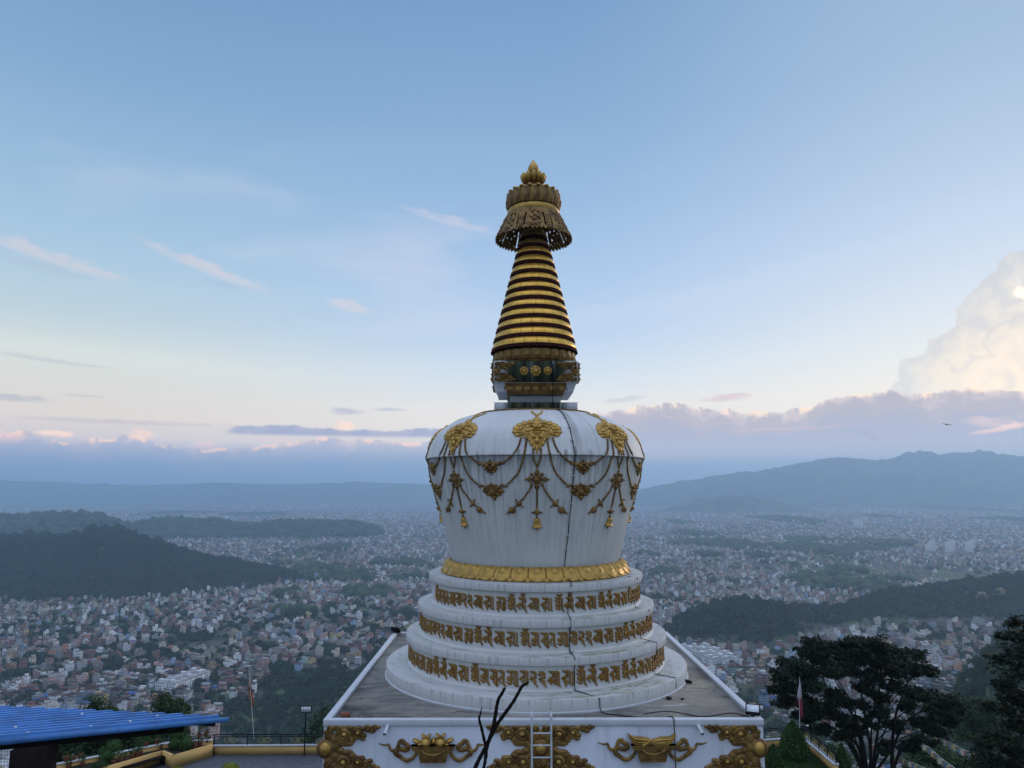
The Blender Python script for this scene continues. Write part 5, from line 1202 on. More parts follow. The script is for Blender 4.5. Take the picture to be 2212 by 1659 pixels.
for rank, i in enumerate(own):
    W, Dp, H = float(nw[i]), float(nd[i]), float(nst[i] * 3.0); wcn, rcn = WALLC[wi[i]][1], ROOFC[ri[i]][1]
    a = float(nang[i]) + (PI / 2 if rank % 3 == 0 and i >= nf else 0)
    root = link('house', None, loc=(float(nx[i]), float(ny[i]), float(nz[i])), rz=a)
    detail = rank < 100
    wl = link('wall', wallmesh(W, Dp, H), M['house'] if not detail else M['house_plain'], root); wl.color = (*[float(q) for q in wc[i]], 1)
    kind = 'gable' if (rcn in ('red', 'blue', 'tin') and nst[i] <= 3) else 'flat'
    m = MB()
    if kind == 'gable':
        o = 0.6; P = [(-W/2-o, -Dp/2-o, H), (W/2+o, -Dp/2-o, H), (W/2+o, Dp/2+o, H), (-W/2-o, Dp/2+o, H), (-W/2-o, 0, H + 2.0), (W/2+o, 0, H + 2.0)]
        m.add(P, [[(0, 1, 5, 4), (2, 3, 4, 5), (1, 2, 5), (3, 0, 4), (3, 2, 1, 0)]])
    else:
        m.box((0, 0, H + 0.13), (W + 0.8, Dp + 0.8, 0.25))
        for s in (-1, 1):
            m.box((s * (W / 2 - .1), 0, H + 0.65), (0.2, Dp, 0.8)); m.box((0, s * (Dp / 2 - .1), H + 0.65), (W - .4, 0.2, 0.8))
    rf = link('roof', m.mesh('roof'), M['house_plain'], root); rf.color = (*[float(q) for q in rc[i]], 1)
    stair = kind == 'flat' and rnd.random() < .7
    if stair:
        m = MB().box((W * .2 * (1 if rank % 2 else -1), Dp * .18, H + 1.5), (W * .45, Dp * .5, 2.5)).box((W * .2 * (1 if rank % 2 else -1), Dp * .18, H + 2.85), (W * .55, Dp * .6, 0.2))
        if rank % 3 == 0: m.tube([(0, -Dp * .3, H + .2), (0, -Dp * .3, H + 1.6)], .6, 8)
        srm = link('stair_room', m.mesh('stair_room'), M['house_plain'], root); srm.color = wl.color
    if detail:
        fa = math.atan2(-ny[i], -nx[i])
        for side in range(4):
            na_ = a + (-PI / 2 + side * PI / 2)
            if math.cos(na_ - fa) < 0.15: continue
            L, off_ = (W, Dp / 2) if side % 2 == 0 else (Dp, W / 2)
            k = max(2, int(L / 2.9))
            for f_ in range(int(nst[i])):
                for c_ in range(k):
                    if rnd.random() < .1: continue
                    u = (c_ + .5) / k * L - L / 2; q = side * PI / 2
                    link('window', winm, None, root, (u * math.cos(q) + off_ * math.sin(q), u * math.sin(q) - off_ * math.cos(q), f_ * 3 + 1.75), rz=q)
            if nst[i] > 1 and rnd.random() < .6:
                q = side * PI / 2; m = MB()
                for f_ in range(1, int(nst[i])): m.box((0, -off_ - .5, f_ * 3.0), (L * .8, 1.0, .16))
                for f_ in range(1, int(nst[i])): m.box((0, -off_ - .96, f_ * 3.0 + .5), (L * .8, .06, .85))
                bo = link('balcony', m.mesh('balcony'), M['house_plain'], root, rz=q); bo.color = wl.color
    HOUSES.append((root, wcn, rcn, int(nst[i]), kind, stair, float(px[i]), float(py[i]), float(nx[i]), float(ny[i]), W))
# labels that single each house out: looks first, then neighbours
HX = np.array([(h[8], h[9]) for h in HOUSES])
def look(h, long=True):
    size = 'wide' if h[10] > 9.7 else ('narrow' if h[10] < 7.5 else '')
    roof = f'{h[2]} gable roof' if h[4] == 'gable' else (f'{h[2]} roof and stair room' if h[5] else f'flat {h[2]} roof')
    return ' '.join(f"{size} {NUMW[h[3]]}-storey {h[1]} house, {roof}".split())
def short(h): return f"{NUMW[h[3]]}-storey {h[1]} one"
base_l = [look(h) for h in HOUSES]
final = {}
used = set()
for i, h in enumerate(HOUSES):
    dd = np.hypot(*(HX - HX[i]).T); nb = [j for j in np.argsort(dd)[1:7]]
    cand = [base_l[i]] if base_l.count(base_l[i]) == 1 else []
    def rel(j):
        o = HOUSES[j]
        if abs(o[6] - h[6]) > abs(o[7] - h[7]): return 'left of' if o[6] > h[6] else 'right of'
        return 'below' if o[7] < h[7] else 'above'
    cand += [f"{base_l[i]}, {rel(j)} a {short(HOUSES[j])}" for j in nb]
    cand += [f"{base_l[i]}, between a {HOUSES[nb[0]][1]} and a {HOUSES[j][1]} house" for j in nb[1:]]
    cand += [f"{base_l[i]}, {rel(j)} a {HOUSES[j][1]} one" for j in nb]
    cand = [c for c in cand if len(c.replace('-', ' ').split()) <= 16] or cand
    for c in cand:
        if c not in used: used.add(c); final[i] = c; break
    else: final[i] = cand[0]
for i, h in enumerate(HOUSES): tag(h[0], final[i], 'house', 'houses of the valley town')
# trees standing among the near houses
CR_M = [mesh('valley_tree', *[q for q in (c[0], [c[1]])]) for c in CROWNS]
for c in CR_M: c.materials.append(M['leaf'])
xx, yy = scatter(20000, -40, 40, 480, 1750); zz = terrain(xx, yy); tx, ty = visible_px(xx, yy, zz + 4)
ok = ~slope_wood(xx, yy) & (hill_height(xx, yy, 5) < 6) & (tx > 0) & (tx < 2212)
near = np.array([np.min(np.hypot(nx - a_, ny - b_)) for a_, b_ in zip(xx, yy)]); ok &= (near > 6.0) & (rng.random(len(xx)) < .55 + .45 * np.sin(xx * .012 + 1) * np.sin(yy * .014))
vis2 = ok & ~((tx > 690) & (tx < 1652) & (ty > 1352)) & ~((np.abs(tx - 1159) < 330)) & ~((tx < 500) & (ty > 1520)) & ~((tx > 1690) & (ty > 1400) & (tx < 2080))
idx = np.where(vis2)[0]; idx = idx[np.argsort(np.hypot(xx[idx], yy[idx]))]; mine = idx[:170]; others = np.setdiff1d(np.where(ok)[0], mine)
usedt = {}
for j, i in enumerate(mine):
    s = float(rng.uniform(4.0, 7.2)); o = link('valley_tree', CR_M[j % len(CR_M)], None, None, (float(xx[i]), float(yy[i]), float(zz[i] + s * .7)), float(rng.uniform(0, 6.28))); o.scale = (s, s, s * float(rng.uniform(.8, 1.15)))
    k = int(np.argmin(np.hypot(*(HX - np.array([xx[i], yy[i]])).T))); hN = HOUSES[k]
    side = 'left' if hN[6] > tx[i] else 'right'; ff_ = 'beyond' if yy[i] > hN[9] else 'in front'
    sz = 'large' if s > 6.1 else ('small' if s < 4.9 else 'middling')
    l = f"{sz} dark tree standing {'on the ' + side + ' of' if abs(hN[6] - tx[i]) > 6 else ('behind' if ff_ == 'beyond' else 'in front of')} a {NUMW[hN[3]]}-storey {hN[1]} {hN[2]} roofed house"
    tag(o, l, 'tree', 'trees among the town houses')
forest('valley_greenery', xx[others], yy[others], 5.6, CROWNS, mat=M['leaf'])
x, y = scatter(16000, -40, 40, 1500, 5200); k = (hill_height(x, y, 4) < 6) & (np.sin(x * .006 + 1) * np.sin(y * .005) + .35 * np.sin(x * .02) * np.sin(y * .017) > rng.uniform(-.5, 1.0, len(x))); forest('valley_greenery', x[k], y[k], 8.0, LUMPS, tall=.8)

# monastery halls on the right ridge
def pagoda(X, Y, wid, label, tiers_):
    r = ray(X, Y); q = 900.0
    while q < 2400 and (r * (q / r.y)).z > float(terrain(np.array([r.x * q / r.y]), np.array([q]))[0]): q += 4
    c = r * (q / r.y); t_ = thing('monastery_hall', label, 'monastery', (c.x, c.y, c.z - 2), .35, 'monastery halls on the wooded ridge')
    m = MB(); z = 0; w_ = wid
    m.box((0, 0, 4), (wid, wid * .6, 8)); m.box((0, 0, 12), (wid * .6, wid * .4, 8)); o = link('wall', m.mesh('wall'), M['house_plain'], t_); o.color = (.24, .20, .14, 1)
    for i in range(tiers_):
        a = wid * (.62 if i == 0 else .38) ; z = 8 + 8 * i
        rf = link('roof', MB().add([(-a, -a * .66, z), (a, -a * .66, z), (a, a * .66, z), (-a, a * .66, z), (-a * .35, -a * .2, z + 3.5), (a * .35, -a * .2, z + 3.5), (a * .35, a * .2, z + 3.5), (-a * .35, a * .2, z + 3.5)], [[(0, 1, 5, 4), (1, 2, 6, 5), (2, 3, 7, 6), (3, 0, 4, 7), (4, 5, 6, 7), (3, 2, 1, 0)]]).mesh('roof'), M['house_plain'], t_); rf.color = (.22, .17, .08, 1)
    link('finial', MB().tube([(0, 0, z + 3.4), (0, 0, z + 6)], [.8, .1], 6).mesh('finial'), M['house_plain'], t_).color = (.4, .3, .1, 1)
pagoda(2163, 1290, 26, 'largest tiered monastery hall with golden roofs on the wooded right ridge', 2)
pagoda(2122, 1295, 20, 'smaller pale monastery hall left of the tiered hall on the right ridge', 1)
# ------------------------------------------------------------------ things on and against the stupa
def tubething(name, pts, r, mat, label, cat, n=8, smoothn=0, **k):
    pts = [Vector(p) for p in pts]
    if smoothn: pts = smooth3(pts, smoothn)
    if hasattr(r, '__len__') and smoothn: r = list(np.interp(np.linspace(0, len(r) - 1, len(pts)), range(len(r)), r))
    o = link(name, MB().tube(pts, r, n).mesh(name, 60), mat); return tag(o, label, cat, **k)
FY = D - HS
lad = thing('ladder', 'slim white metal ladder leaning on the front wall of the stupa plinth', 'ladder', (0, 0, 0))
yl = FY - 0.24
lx0, lx1 = at(1148.6, 1570, yl).x, at(1190.6, 1570, yl).x; ztp = at(1170, 1546, yl).z
for x in (lx0, lx1):
    m = MB(); m.tube([(x, yl, ZB + .02), (x, yl, ztp - 0.12), (x, yl, ztp)], 0.022, 8)
    m.tube([(x, yl, ztp - 0.03), (x, yl + 0.16, ztp + 0.03), (x, yl + 0.30, ztp - 0.02)], 0.016, 8)
    link('ladder_rail', m.mesh('ladder_rail', 60), M['steel'], lad)
rz_ = at(1170, 1584, yl).z; me_r = MB().tube([(lx0, 0, 0), (lx1, 0, 0)], 0.015, 8).mesh('rung', 60); me_r.materials.append(M['steel'])
for i in range(-0, 44): link('rung', me_r, None, lad, (0, yl, rz_ - 0.238 * i))
# lightning cable down the vase and over the ledges
P = [Vector((at(1194.5, Y, D - 1.19).x, D - 1.21, at(1194.5, Y, D - 1.19).z)) for Y in (783, 800, 822)]
P += [Vector((P[-1].x, D - 1.13, 2.68)), Vector((P[-1].x + .01, D - 0.76, 2.60)), Vector((P[-1].x + .01, D - 0.75, 2.37)), Vector((P[-1].x + .015, D - 1.17, 2.36)), Vector((P[-1].x + .02, D - 1.17, 2.2))]
cpts = [(1211, 890), (1218, 899), (1229.6, 922.7), (1235.8, 951), (1241, 979), (1241.8, 986), (1240.5, 1000), (1238.4, 1027), (1235.5, 1060), (1233, 1092), (1228.9, 1124), (1226.7, 1157), (1222.5, 1186), (1219, 1221), (1222, 1232), (1226.7, 1247), (1232.5, 1259), (1233.4, 1263.5), (1233.4, 1279), (1228, 1284), (1227, 1305), (1226, 1326), (1229, 1332), (1232.4, 1339.8), (1232.6, 1356), (1229.8, 1361), (1229.5, 1395), (1229.8, 1409), (1236, 1414.5), (1241, 1421.5), (1242, 1438), (1239.9, 1443), (1240.6, 1470), (1241, 1492), (1266, 1499), (1294, 1510), (1295, 1530), (1299, 1539)]
for X, Y in cpts:
    p = hit(X, Y); v = Vector((p.x, p.y, 0)).normalized() * 0.025; P.append(p + v + Vector((X0, D, 0.012)))
P += [on(X, Y, ZD + 0.02) for X, Y in ((1308.6, 1541.5), (1359, 1547.8), (1434, 1554))]
q = at(1456, 1560, FY - .03); P += [Vector((q.x - .05, FY + .3, ZD + .03)), Vector((q.x, FY + .12, ZD + .085)), Vector((q.x, FY - .035, ZD + .08)), Vector((q.x + .005, FY - .03, ZD - .3)), Vector((q.x + .01, FY - .03, -9.0))]
cab = thing('lightning_cable', 'thin black lightning cable running down the white vase and ledges of the stupa', 'cable')
link('cable_line', MB().tube(P, 0.011, 6).mesh('cable_line', 60), M['cable'], cab)
for X, Y in ((1219, 901), (1229.6, 923), (1236, 951), (1238.4, 1027), (1233.3, 1088), (1228.9, 1124), (1226.7, 1157), (1222.5, 1186)):
    p = hit(X, Y) + Vector((X0, D, 0)); link('clip', MB().box(p + Vector((0, -.02, 0)), (0.075, 0.05, 0.022)).mesh('clip'), M['steel'], cab)
for X, Y in ((1230, 1357), (1229.6, 1404), (1241, 1490)):
    p = hit(X, Y) + Vector((X0, D, 0)); link('junction_box', MB().box(p + Vector((.06, -.04, 0)), (0.07, 0.05, 0.08)).mesh('junction_box'), M['plain'], cab)
P = []
for X, Y in [(1354, 1246), (1376, 1249), (1376, 1268), (1369, 1273), (1369.5, 1300), (1371, 1313), (1401, 1318.5), (1402, 1336), (1381.5, 1368), (1383, 1380), (1417, 1388), (1417.5, 1405), (1411, 1430), (1413, 1456), (1459, 1465), (1459.5, 1488)]:
    p = hit(X, Y); P.append(p + Vector((p.x, p.y, 0)).normalized() * .018 + Vector((X0, D, .008)))
tag(link('feed_cable', MB().tube(P, 0.009, 5).mesh('feed_cable', 60), M['cable']), 'thin black cable stepping down the right side of the round ledges', 'cable')
P = [on(X, Y, ZD + .015) for X, Y in ((1390, 1542), (1440, 1536), (1480, 1542), (1520, 1548), (1580, 1540), (1612, 1547))]
tag(link('deck_cable', MB().tube(smooth3(P, 5), 0.009, 5).mesh('deck_cable', 60), M['cable']), 'loose black cable lying across the concrete deck towards the corner floodlight', 'cable')
def flood_small(loc, rz, label):
    t_ = thing('floodlight', label, 'floodlight', loc, rz)
    m = MB().box((0, 0, 0.11), (0.30, 0.07, 0.22)).box((0, 0.05, .11), (.26, .05, .16)); o = link('casing', m.mesh('casing'), M['black_metal'], t_); o.rotation_euler = (math.radians(-52), 0, 0); o.location.z = .04
    g = link('lamp_glass', MB().box((0, -0.04, 0.11), (0.25, 0.012, 0.17)).mesh('lamp_glass'), M['lampglass'], o)
    link('bracket', MB().box((0, 0.05, 0.03), (.08, .16, .06)).mesh('bracket'), M['black_metal'], t_)
p = on(1617, 1549, ZD + .07); flood_small((HS + X0 - .12, FY + .22, ZD + .07), math.radians(-20), 'black floodlight tilted upward on the front right corner of the stupa roof')
p = on(868, 1364, ZD + .07); flood_small((X0 - HS + .1, D + HS - .1, ZD + .07), math.radians(150), 'black floodlight on the far left corner of the stupa roof')
for X, Y, s in ((1483, 1475, .10), (1491, 1475.5, .08), (1444, 1510.5, .09), (1474, 1511, .05)):
    q = on(X, Y + 1, ZD); m = MB(); V, F = lumpy(0); m.add(V * np.array([s * .8, s * .6, s * .5]) + np.array([q.x, q.y, ZD + s * .42]), [F])
    tag(link('stone', m.mesh('stone', 60), M['bark']), 'small dark stone lying on the concrete deck by the lowest round step', 'stone', 'stones on the deck')
q = on(737, 1562, ZD); tag(link('brick', MB().box((q.x, FY + .35, ZD + .05), (.2, .12, .1), .2).mesh('brick'), M['terracotta']), 'loose reddish brick on the front left corner of the deck', 'brick')
# bare branches in front
br = thing('bare_branch', 'dead bare dark branches rising in front of the ladder and plinth', 'branch')
B = [([(1041, 1527), (1038, 1541), (1035, 1553), (1040, 1572), (1045.5, 1597), (1051, 1622), (1048, 1645), (1044, 1665), (1036, 1720), (1020, 1800)], [.006, .020, .03, .034, .036, .036, .038, .04, .045, .05]),
     ([(1090, 1487), (1083, 1500), (1077, 1510), (1073, 1526), (1071, 1540), (1066, 1568), (1060, 1588), (1052, 1614), (1048, 1640)], [.034, .038, .04, .04, .044, .044, .044, .04, .04]),
     ([(1142, 1473), (1134, 1478), (1127.5, 1483), (1119, 1498), (1110, 1514), (1099, 1530), (1087, 1546), (1072, 1568), (1059, 1594), (1047, 1618), (1036, 1638), (1025, 1662), (1000, 1720), (975, 1800)], [.022, .03, .036, .038, .04, .042, .044, .046, .048, .05, .05, .052, .056, .06])]
for pts, r in B:
    P = [at(X, Y, 12.2 + .006 * (Y - 1480)) for X, Y in pts]; k = 4
    Q = smooth3(P, k); rr = np.interp(np.linspace(0, len(r) - 1, len(Q)), range(len(r)), r) * .72 * (1 + .12 * np.sin(np.arange(len(Q)) * 2.1))
    link('branch', MB().tube(Q, list(rr), 8).mesh('branch', 60), M['bark'], br)

# ------------------------------------------------------------------ left terrace
def T(X, Y, h=0.0): q = on(X, Y, ZB + h); return Vector((q.x, q.y, ZB + h))
w0, w1 = T(458.8, 1630.6), T(700, 1627.5); ws = Vector((w1.x + 18, w1.y + .3, ZB))
corner_pt = T(349.7, 1652); 
def wallrun(name, a, b, h, th, mat, label, cat, cop=0.07, group=None):
    d = (b - a); L = math.hypot(d.x, d.y); rz = math.atan2(d.y, d.x); c = (a + b) / 2
    t_ = thing(name, label, cat, (c.x, c.y, ZB), rz, group)
    link('wall_body', MB().box((0, th / 2, h / 2), (L, th, h)).mesh('wall_body'), mat, t_)
    link('coping', MB().box((0, th / 2, h + cop / 2 + .002), (L + .06, th + .1, cop)).mesh('coping'), M['coping'], t_)
    return t_, L
rw_, RL = wallrun('parapet_wall', w0, ws, .50, .25, M['ochre'], 'low ochre parapet wall with pale coping under the black railing', 'wall')
link('wall_lamp', MB().ball((w0.x * 0 - RL / 2 + 8.2, -.06, .28), (.09, .08, .18), 10, 8).mesh('wall_lamp', True), M['black_metal'], rw_)
def railing(a, b, z, h, label, npost, first=0.0, group=None):
    d = b - a; L = math.hypot(d.x, d.y); t_ = thing('railing', label, 'railing', (a.x, a.y, z), math.atan2(d.y, d.x), group)
    for zz_, r in ((h, .03), (h - .13, .02), (.06, .02)): link('rail', MB().box((L / 2, 0, zz_), (L, r * 1.6, r * 2)).mesh('rail'), M['black_metal'], t_)
    pm = MB().box((0, 0, h / 2), (.05, .05, h)).mesh('post'); pm.materials.append(M['black_metal'])
    dm = MB()
    for s in (-.17, .17):
        q = [(s - .30, 0, 0), (s, 0, .19), (s + .30, 0, 0), (s, 0, -.19), (s - .30, 0, 0)]
        for i in range(4): dm.tube([q[i], q[i + 1]], .016, 5)
    dm = dm.mesh('diamond_ornament', 60); dm.materials.append(M['yellow_metal'])
    gap = L / npost
    for i in range(npost + 1): link('post', pm, None, t_, (i * gap, 0, 0))
    for i in range(npost): link('diamond_ornament', dm, None, t_, ((i + .5) * gap, 0, h * .44))
    return t_
nrm = Vector((0, .12, 0))
railing(w0 + nrm, Vector((w0.x + 8 * 2.17, w0.y + .2, ZB)) + nrm, ZB + .57, .62, 'black metal railing with yellow double diamonds on the ochre parapet', 8)
# planter strip with clipped shrubs and pots
PT = .72
f1, f2, f3 = (on(X, Y, ZB + PT) for X, Y in ((460, 1608), (374, 1632.5), (349.7, 1621.6)))

bk = [on(459, 1598, ZB + .80), on(369, 1603.5, ZB + .80), on(215, 1633, ZB + .80), on(60, 1662, ZB + .80)]
far_ = bk[3] + (bk[3] - bk[2]) * 3
P_ = [(far_.x, -.3), (11, -.3), (11, w0.y + .2), (w0.x, w0.y + .2)] + [(q.x, q.y + .1) for q in bk] + [(far_.x, far_.y)]
m = MB().poly(P_, lambda u, v, h: (u, v, ZB + h), -.5, 0.0); tag(link('terrace_floor', m.mesh('terrace_floor'), M['pavers']), kind='structure')
pl = thing('planter', 'long ochre planter of potted plants and clipped round shrubs along the terrace edge', 'planter')
def slabwall(a, b, h, th, nm, mat):
    d = (b - a); L = math.hypot(d.x, d.y); rz = math.atan2(d.y, d.x)
    o = link(nm, MB().box((L / 2, th / 2, h / 2), (L, th, h)).mesh(nm), mat, pl, (a.x, a.y, ZB), rz); return o
def zb(v): return Vector((v.x, v.y, ZB))
slabwall(zb(f2), zb(f1), PT, .14, 'front_wall', M['ochre']); slabwall(zb(f3), zb(f2), PT, .14, 'front_wall', M['ochre'])
e4 = zb(on(225, 1657.6, ZB + PT)); e4 = e4 + (e4 - zb(f3)) * .8
slabwall(e4, zb(f3), PT - .02, .14, 'front_wall', M['ochre'])
for a, b in ((bk[3], bk[2]), (bk[2], bk[1]), (bk[1], bk[0])):
    o = slabwall(zb(a), zb(b), .74, .16, 'back_wall', M['ochre']); d = zb(b) - zb(a)
    link('coping', MB().box((math.hypot(d.x, d.y) / 2, .08, .772), (math.hypot(d.x, d.y), .26, .06)).mesh('coping'), M['coping'], pl, (a.x, a.y, ZB), math.atan2(d.y, d.x))
pts = [zb(v) for v in (bk[0], bk[1], bk[2], bk[3])] + [zb(v) + Vector((0, .09, 0)) for v in (e4, f3, f2, f1)]
m = MB().poly([(p.x, p.y) for p in pts], lambda u, v, h: (u, v, ZB + h), .1, .50); link('soil', m.mesh('soil'), M['soil'], pl)
bench_a = on(312, 1646, ZB + .45)
t_ = thing('bench', 'low dark wooden bench against the ochre planter', 'bench', (bench_a.x, bench_a.y, ZB), math.atan2((zb(f3) - e4).y, (zb(f3) - e4).x))
link('seat', MB().box((0, 0, .45), (2.6, .45, .06)).mesh('seat'), M['brown'], t_)
for x in (-1.15, 1.15): link('leg', MB().box((x, 0, .21), (.1, .4, .42)).mesh('leg'), M['brown'], t_)
def ball_shrub(X, Y, rpx, lb, h=.5, mat='leaf_box', sq=1.0, cat='shrub', name='ball_shrub', nq=900):
    c0 = on(X, Y, ZB + h + .3); r = rpx / FP * c0.y
    c = on(X, Y, ZB + h + r * .8)
    u = rng.normal(0, 1, (nq, 3)); u /= np.linalg.norm(u, axis=1)[:, None]
    pts = u * (r * (0.93 + .1 * rng.random((nq, 1)))) * np.array([1, 1, sq]); V, F = quads(pts, r * .17, .1)
    m = MB().add(V, [F]); V2 = IV * r * .88 * np.array([1, 1, sq]); m.add(V2, [IF])
    o = link(name, m.mesh(name), M[mat], loc=(c.x, c.y, ZB + h + r * sq * .9)); tag(o, lb, cat, 'clipped round shrubs on the terrace')
for X, Y, r, lb in ((384, 1588, 15.5, 'largest clipped round shrub, at the top of the cluster in the planter corner'), (376.5, 1609, 11, 'smallest clipped round shrub, left in the planter corner cluster'), (402.5, 1607, 14, 'clipped round shrub at the right of the planter corner cluster'), (245, 1616.5, 16, 'clipped round shrub, upper right of the cluster near the blue roof'), (222.5, 1625, 10.5, 'small clipped round shrub half hidden at the left of the cluster by the blue roof'), (230, 1636, 13.5, 'clipped round shrub low in front of the cluster by the blue roof')):
    ball_shrub(X, Y, r, lb)
ball_shrub(216, 1650, 15, 'flat dark green bush among the pots below the clipped balls', sq=.6, mat='leaf')
ball_shrub(495, 1664, 19, 'bright lime green clipped bush at the foot of the parapet wall', h=0.0, mat='leaf_lime', sq=.8)
ball_shrub(383, 1668, 14, 'bright lime green clipped bush beside the planter corner', h=0.0, mat='leaf_lime', sq=.8)
def pot_mesh(s):
    return MB().rev([(0.001, 0), (.09 * s, 0), (.13 * s, .2 * s), (.155 * s, .21 * s), (.155 * s, .26 * s), (.125 * s, .26 * s), (.12 * s, .22 * s), (.001, .21 * s)], 14).mesh('pot', 40)
PM = [pot_mesh(1.0), pot_mesh(1.2), pot_mesh(.85)]
for p_ in PM: p_.materials.append(M['terracotta'])
PL = []
for k in range(4):
    n = 60; c = np.stack([rng.normal(0, .10, n), rng.normal(0, .10, n), .26 + rng.random(n) * (.25 + .1 * k)], 1); V, F = quads(c, .11); PL.append(mesh('pot_plant', V, [F])); PL[-1].materials.append(M['leaf_box'])
POTS = [(112, 1647, 'pot on the coping nearest the blue roof post'), (142, 1641, 'pot on the coping, second from the roof post'), (160, 1637, 'pot on the coping left of the tall plants'), (173, 1634, 'pot on the coping beside the left shrub cluster'), (148, 1656, 'pot low at the bottom edge of the planter'), (178, 1650, 'pot left of the flat dark bush'), (246, 1648, 'pot just right of the flat dark bush'), (258, 1644, 'large pot in the middle of the long row'), (270, 1640, 'pot in the row with a spiky plant'), (283, 1635, 'pot in the row, third from the right end'), (295, 1631, 'tall pot in the row with a leafy plant'), (304, 1628, 'pot at the right end of the long row'), (316, 1608, 'pot on the wall coping left of the corner'), (339, 1603, 'pot on the wall coping just before the corner'), (348, 1616, 'pot hugging the corner of the planter wall'), (420, 1613, 'pot beside the right clipped ball'), (431, 1608, 'pot in the corner box, second from the right'), (448.5, 1604, 'pot at the far right end of the planter box'), (430, 1590, 'pot on the coping above the corner box'), (445, 1588, 'pot on the coping nearest the railing')]
for k, (X, Y, lb) in enumerate(POTS):
    on_top = 'coping' in lb; h = .805 if on_top else .505; p = on(X, Y + 4, ZB + h)
    t_ = thing('flower_pot', 'terracotta ' + lb, 'flower pot', (p.x, p.y, ZB + h), 0, 'terracotta pots on the planter')
    link('pot', PM[k % 3], None, t_); link('foliage', PL[k % 4], None, t_, rz=k)
# lamp posts with four panel floodlights
def lamp_post(x, y, h, label, rz):
    t_ = thing('lamp_post', label, 'lamp post', (x, y, ZB), rz, 'floodlight posts of the terrace')
    link('pole', MB().tube([(0, 0, 0), (0, 0, h)], .045, 8).mesh('pole', 60), M['black_metal'], t_)
    hd = link('floodlight', MB().box((0, 0, h + .12), (.68, .10, .44)).mesh('floodlight'), M['black_metal'], t_); 
    for i in range(4): link('light_panel', MB().box((-.225 + .15 * i, -.055, h + .12), (.125, .012, .32)).mesh('light_panel'), M['lampglass'], hd)
p = on(658, 1612, ZB + .55); top = at(660, 1536, p.y).z - ZB; lamp_post(p.x, p.y, top, 'slender black lamp post with a four panel floodlight beside the parapet railing', math.radians(6))
p = T(1643, 1622); top = at(1642, 1533, p.y).z - ZB; lamp_post(p.x, p.y, top, 'black lamp post with a four panel floodlight beside the right corner of the stupa', math.radians(-4))
def flag_pole(base, topz, lean, label, colr, Ltop, Lbot, wd):
    t_ = thing('flagpole', label, 'flagpole', base)
    H_ = topz - base[2]; link('pole', MB().tube([(0, 0, 0), (lean * H_, 0, H_)], [.03, .018], 6).mesh('pole', 60), M['steel'], t_)
    V, F = [], []; n = 14
    for i in range(n + 1):
        s = i / n; z = H_ - Ltop - (Lbot - Ltop) * s; half = wd * min(1, .12 + 1.5 * s) * (1 if s < .8 else 1 - (s - .8) * 1.5)
        for j in range(5):
            u = j / 4 - .4; V.append((lean * z + u * half + .03 * math.sin(s * 9), .05 * math.sin(j * 2.2 + s * 5), z - .12 * j * s))
    F = [(i * 5 + j, i * 5 + j + 1, i * 5 + j + 6, i * 5 + j + 5) for i in range(n) for j in range(4)]
    mm = material('flag_cloth', lambda t, b: t.put(b.inputs['Base Color'], t.ramp(t.step(t.sep(OC(t))[2], H_ - Lbot - .3, H_ - Ltop, 0, 1, False), colr)), rough=.85)
    fl = link('flag', mesh('flag', V, [F], True), mm, t_); fl.modifiers.new('thickness', 'SOLIDIFY').thickness = .01
p = T(531, 1612); q = at(544, 1444, p.y + 2); flag_pole((p.x, p.y + 1.5, ZB), q.z, (q.x - p.x) / (q.z - ZB), 'thin flagpole with a furled orange and white flag beyond the parapet railing', [(0, (.30, .07, .03)), (.35, (.38, .12, .04)), (.5, (.10, .05, .04)), (.62, (.36, .2, .12)), (.8, (.55, .5, .45)), (1, (.4, .38, .4))], .1, 2.0, .34)
p = T(1727.5, 1626); q = at(1727, 1463, p.y); flag_pole((p.x, p.y, ZB), q.z, (q.x - p.x) / (q.z - ZB), 'thin flagpole with a furled white and red flag beside the tall conifer', [(0, (.20, .02, .03)), (.45, (.24, .03, .035)), (.55, (.40, .36, .37)), (1, (.5, .5, .54))], .1, 2.2, .30)
# blue sheet metal shelter roof at left
E1, E2, N1 = on(495, 1551, -9.0), on(-60, 1525.5, -9.0), on(-60, 1603, -9.0)
E1, E2, N1 = Vector(E1), Vector(E2), Vector(N1)
ex = (N1 - E1); ey = (E2 - E1)
sh = thing('blue_roof_shelter', 'open shelter with blue ribbed sheet metal roof over the terrace', 'shelter')
m = MB(); nr = 15; prof = []
for i in range(nr):
    for q, hh in ((0, 0), (.52, 0), (.60, .10), (.86, .10), (.94, 0)): prof.append(((i + q) / nr, hh))
prof.append((1, 0))
V = []; K = len(prof)
for s in (0.0, 1.15):
    for v, hh in prof: V.append(E1 + ex * s + ey * v + Vector((0, 0, hh)))
for s in (0.0, 1.15):
    for v, hh in prof: V.append(E1 + ex * s + ey * v + Vector((0, 0, hh - .012)))
F = [(i, i + 1, K + i + 1, K + i) for i in range(K - 1)] + [(2 * K + i, 3 * K + i, 3 * K + i + 1, 2 * K + i + 1) for i in range(K - 1)] + [(i, i + 2 * K, i + 2 * K + 1, i + 1) for i in range(K - 1)]
m.add([tuple(v) for v in V], [F]); link('roof_sheet', m.mesh('roof_sheet', 25), M['blue_roof'], sh)
u = ex.normalized(); nn = Vector((-u.y, u.x, 0)); nn = nn if nn.y < 0 else -nn
m = MB(); A_, B_ = E1 + nn * .02, E1 + ex * 1.15 + nn * .02
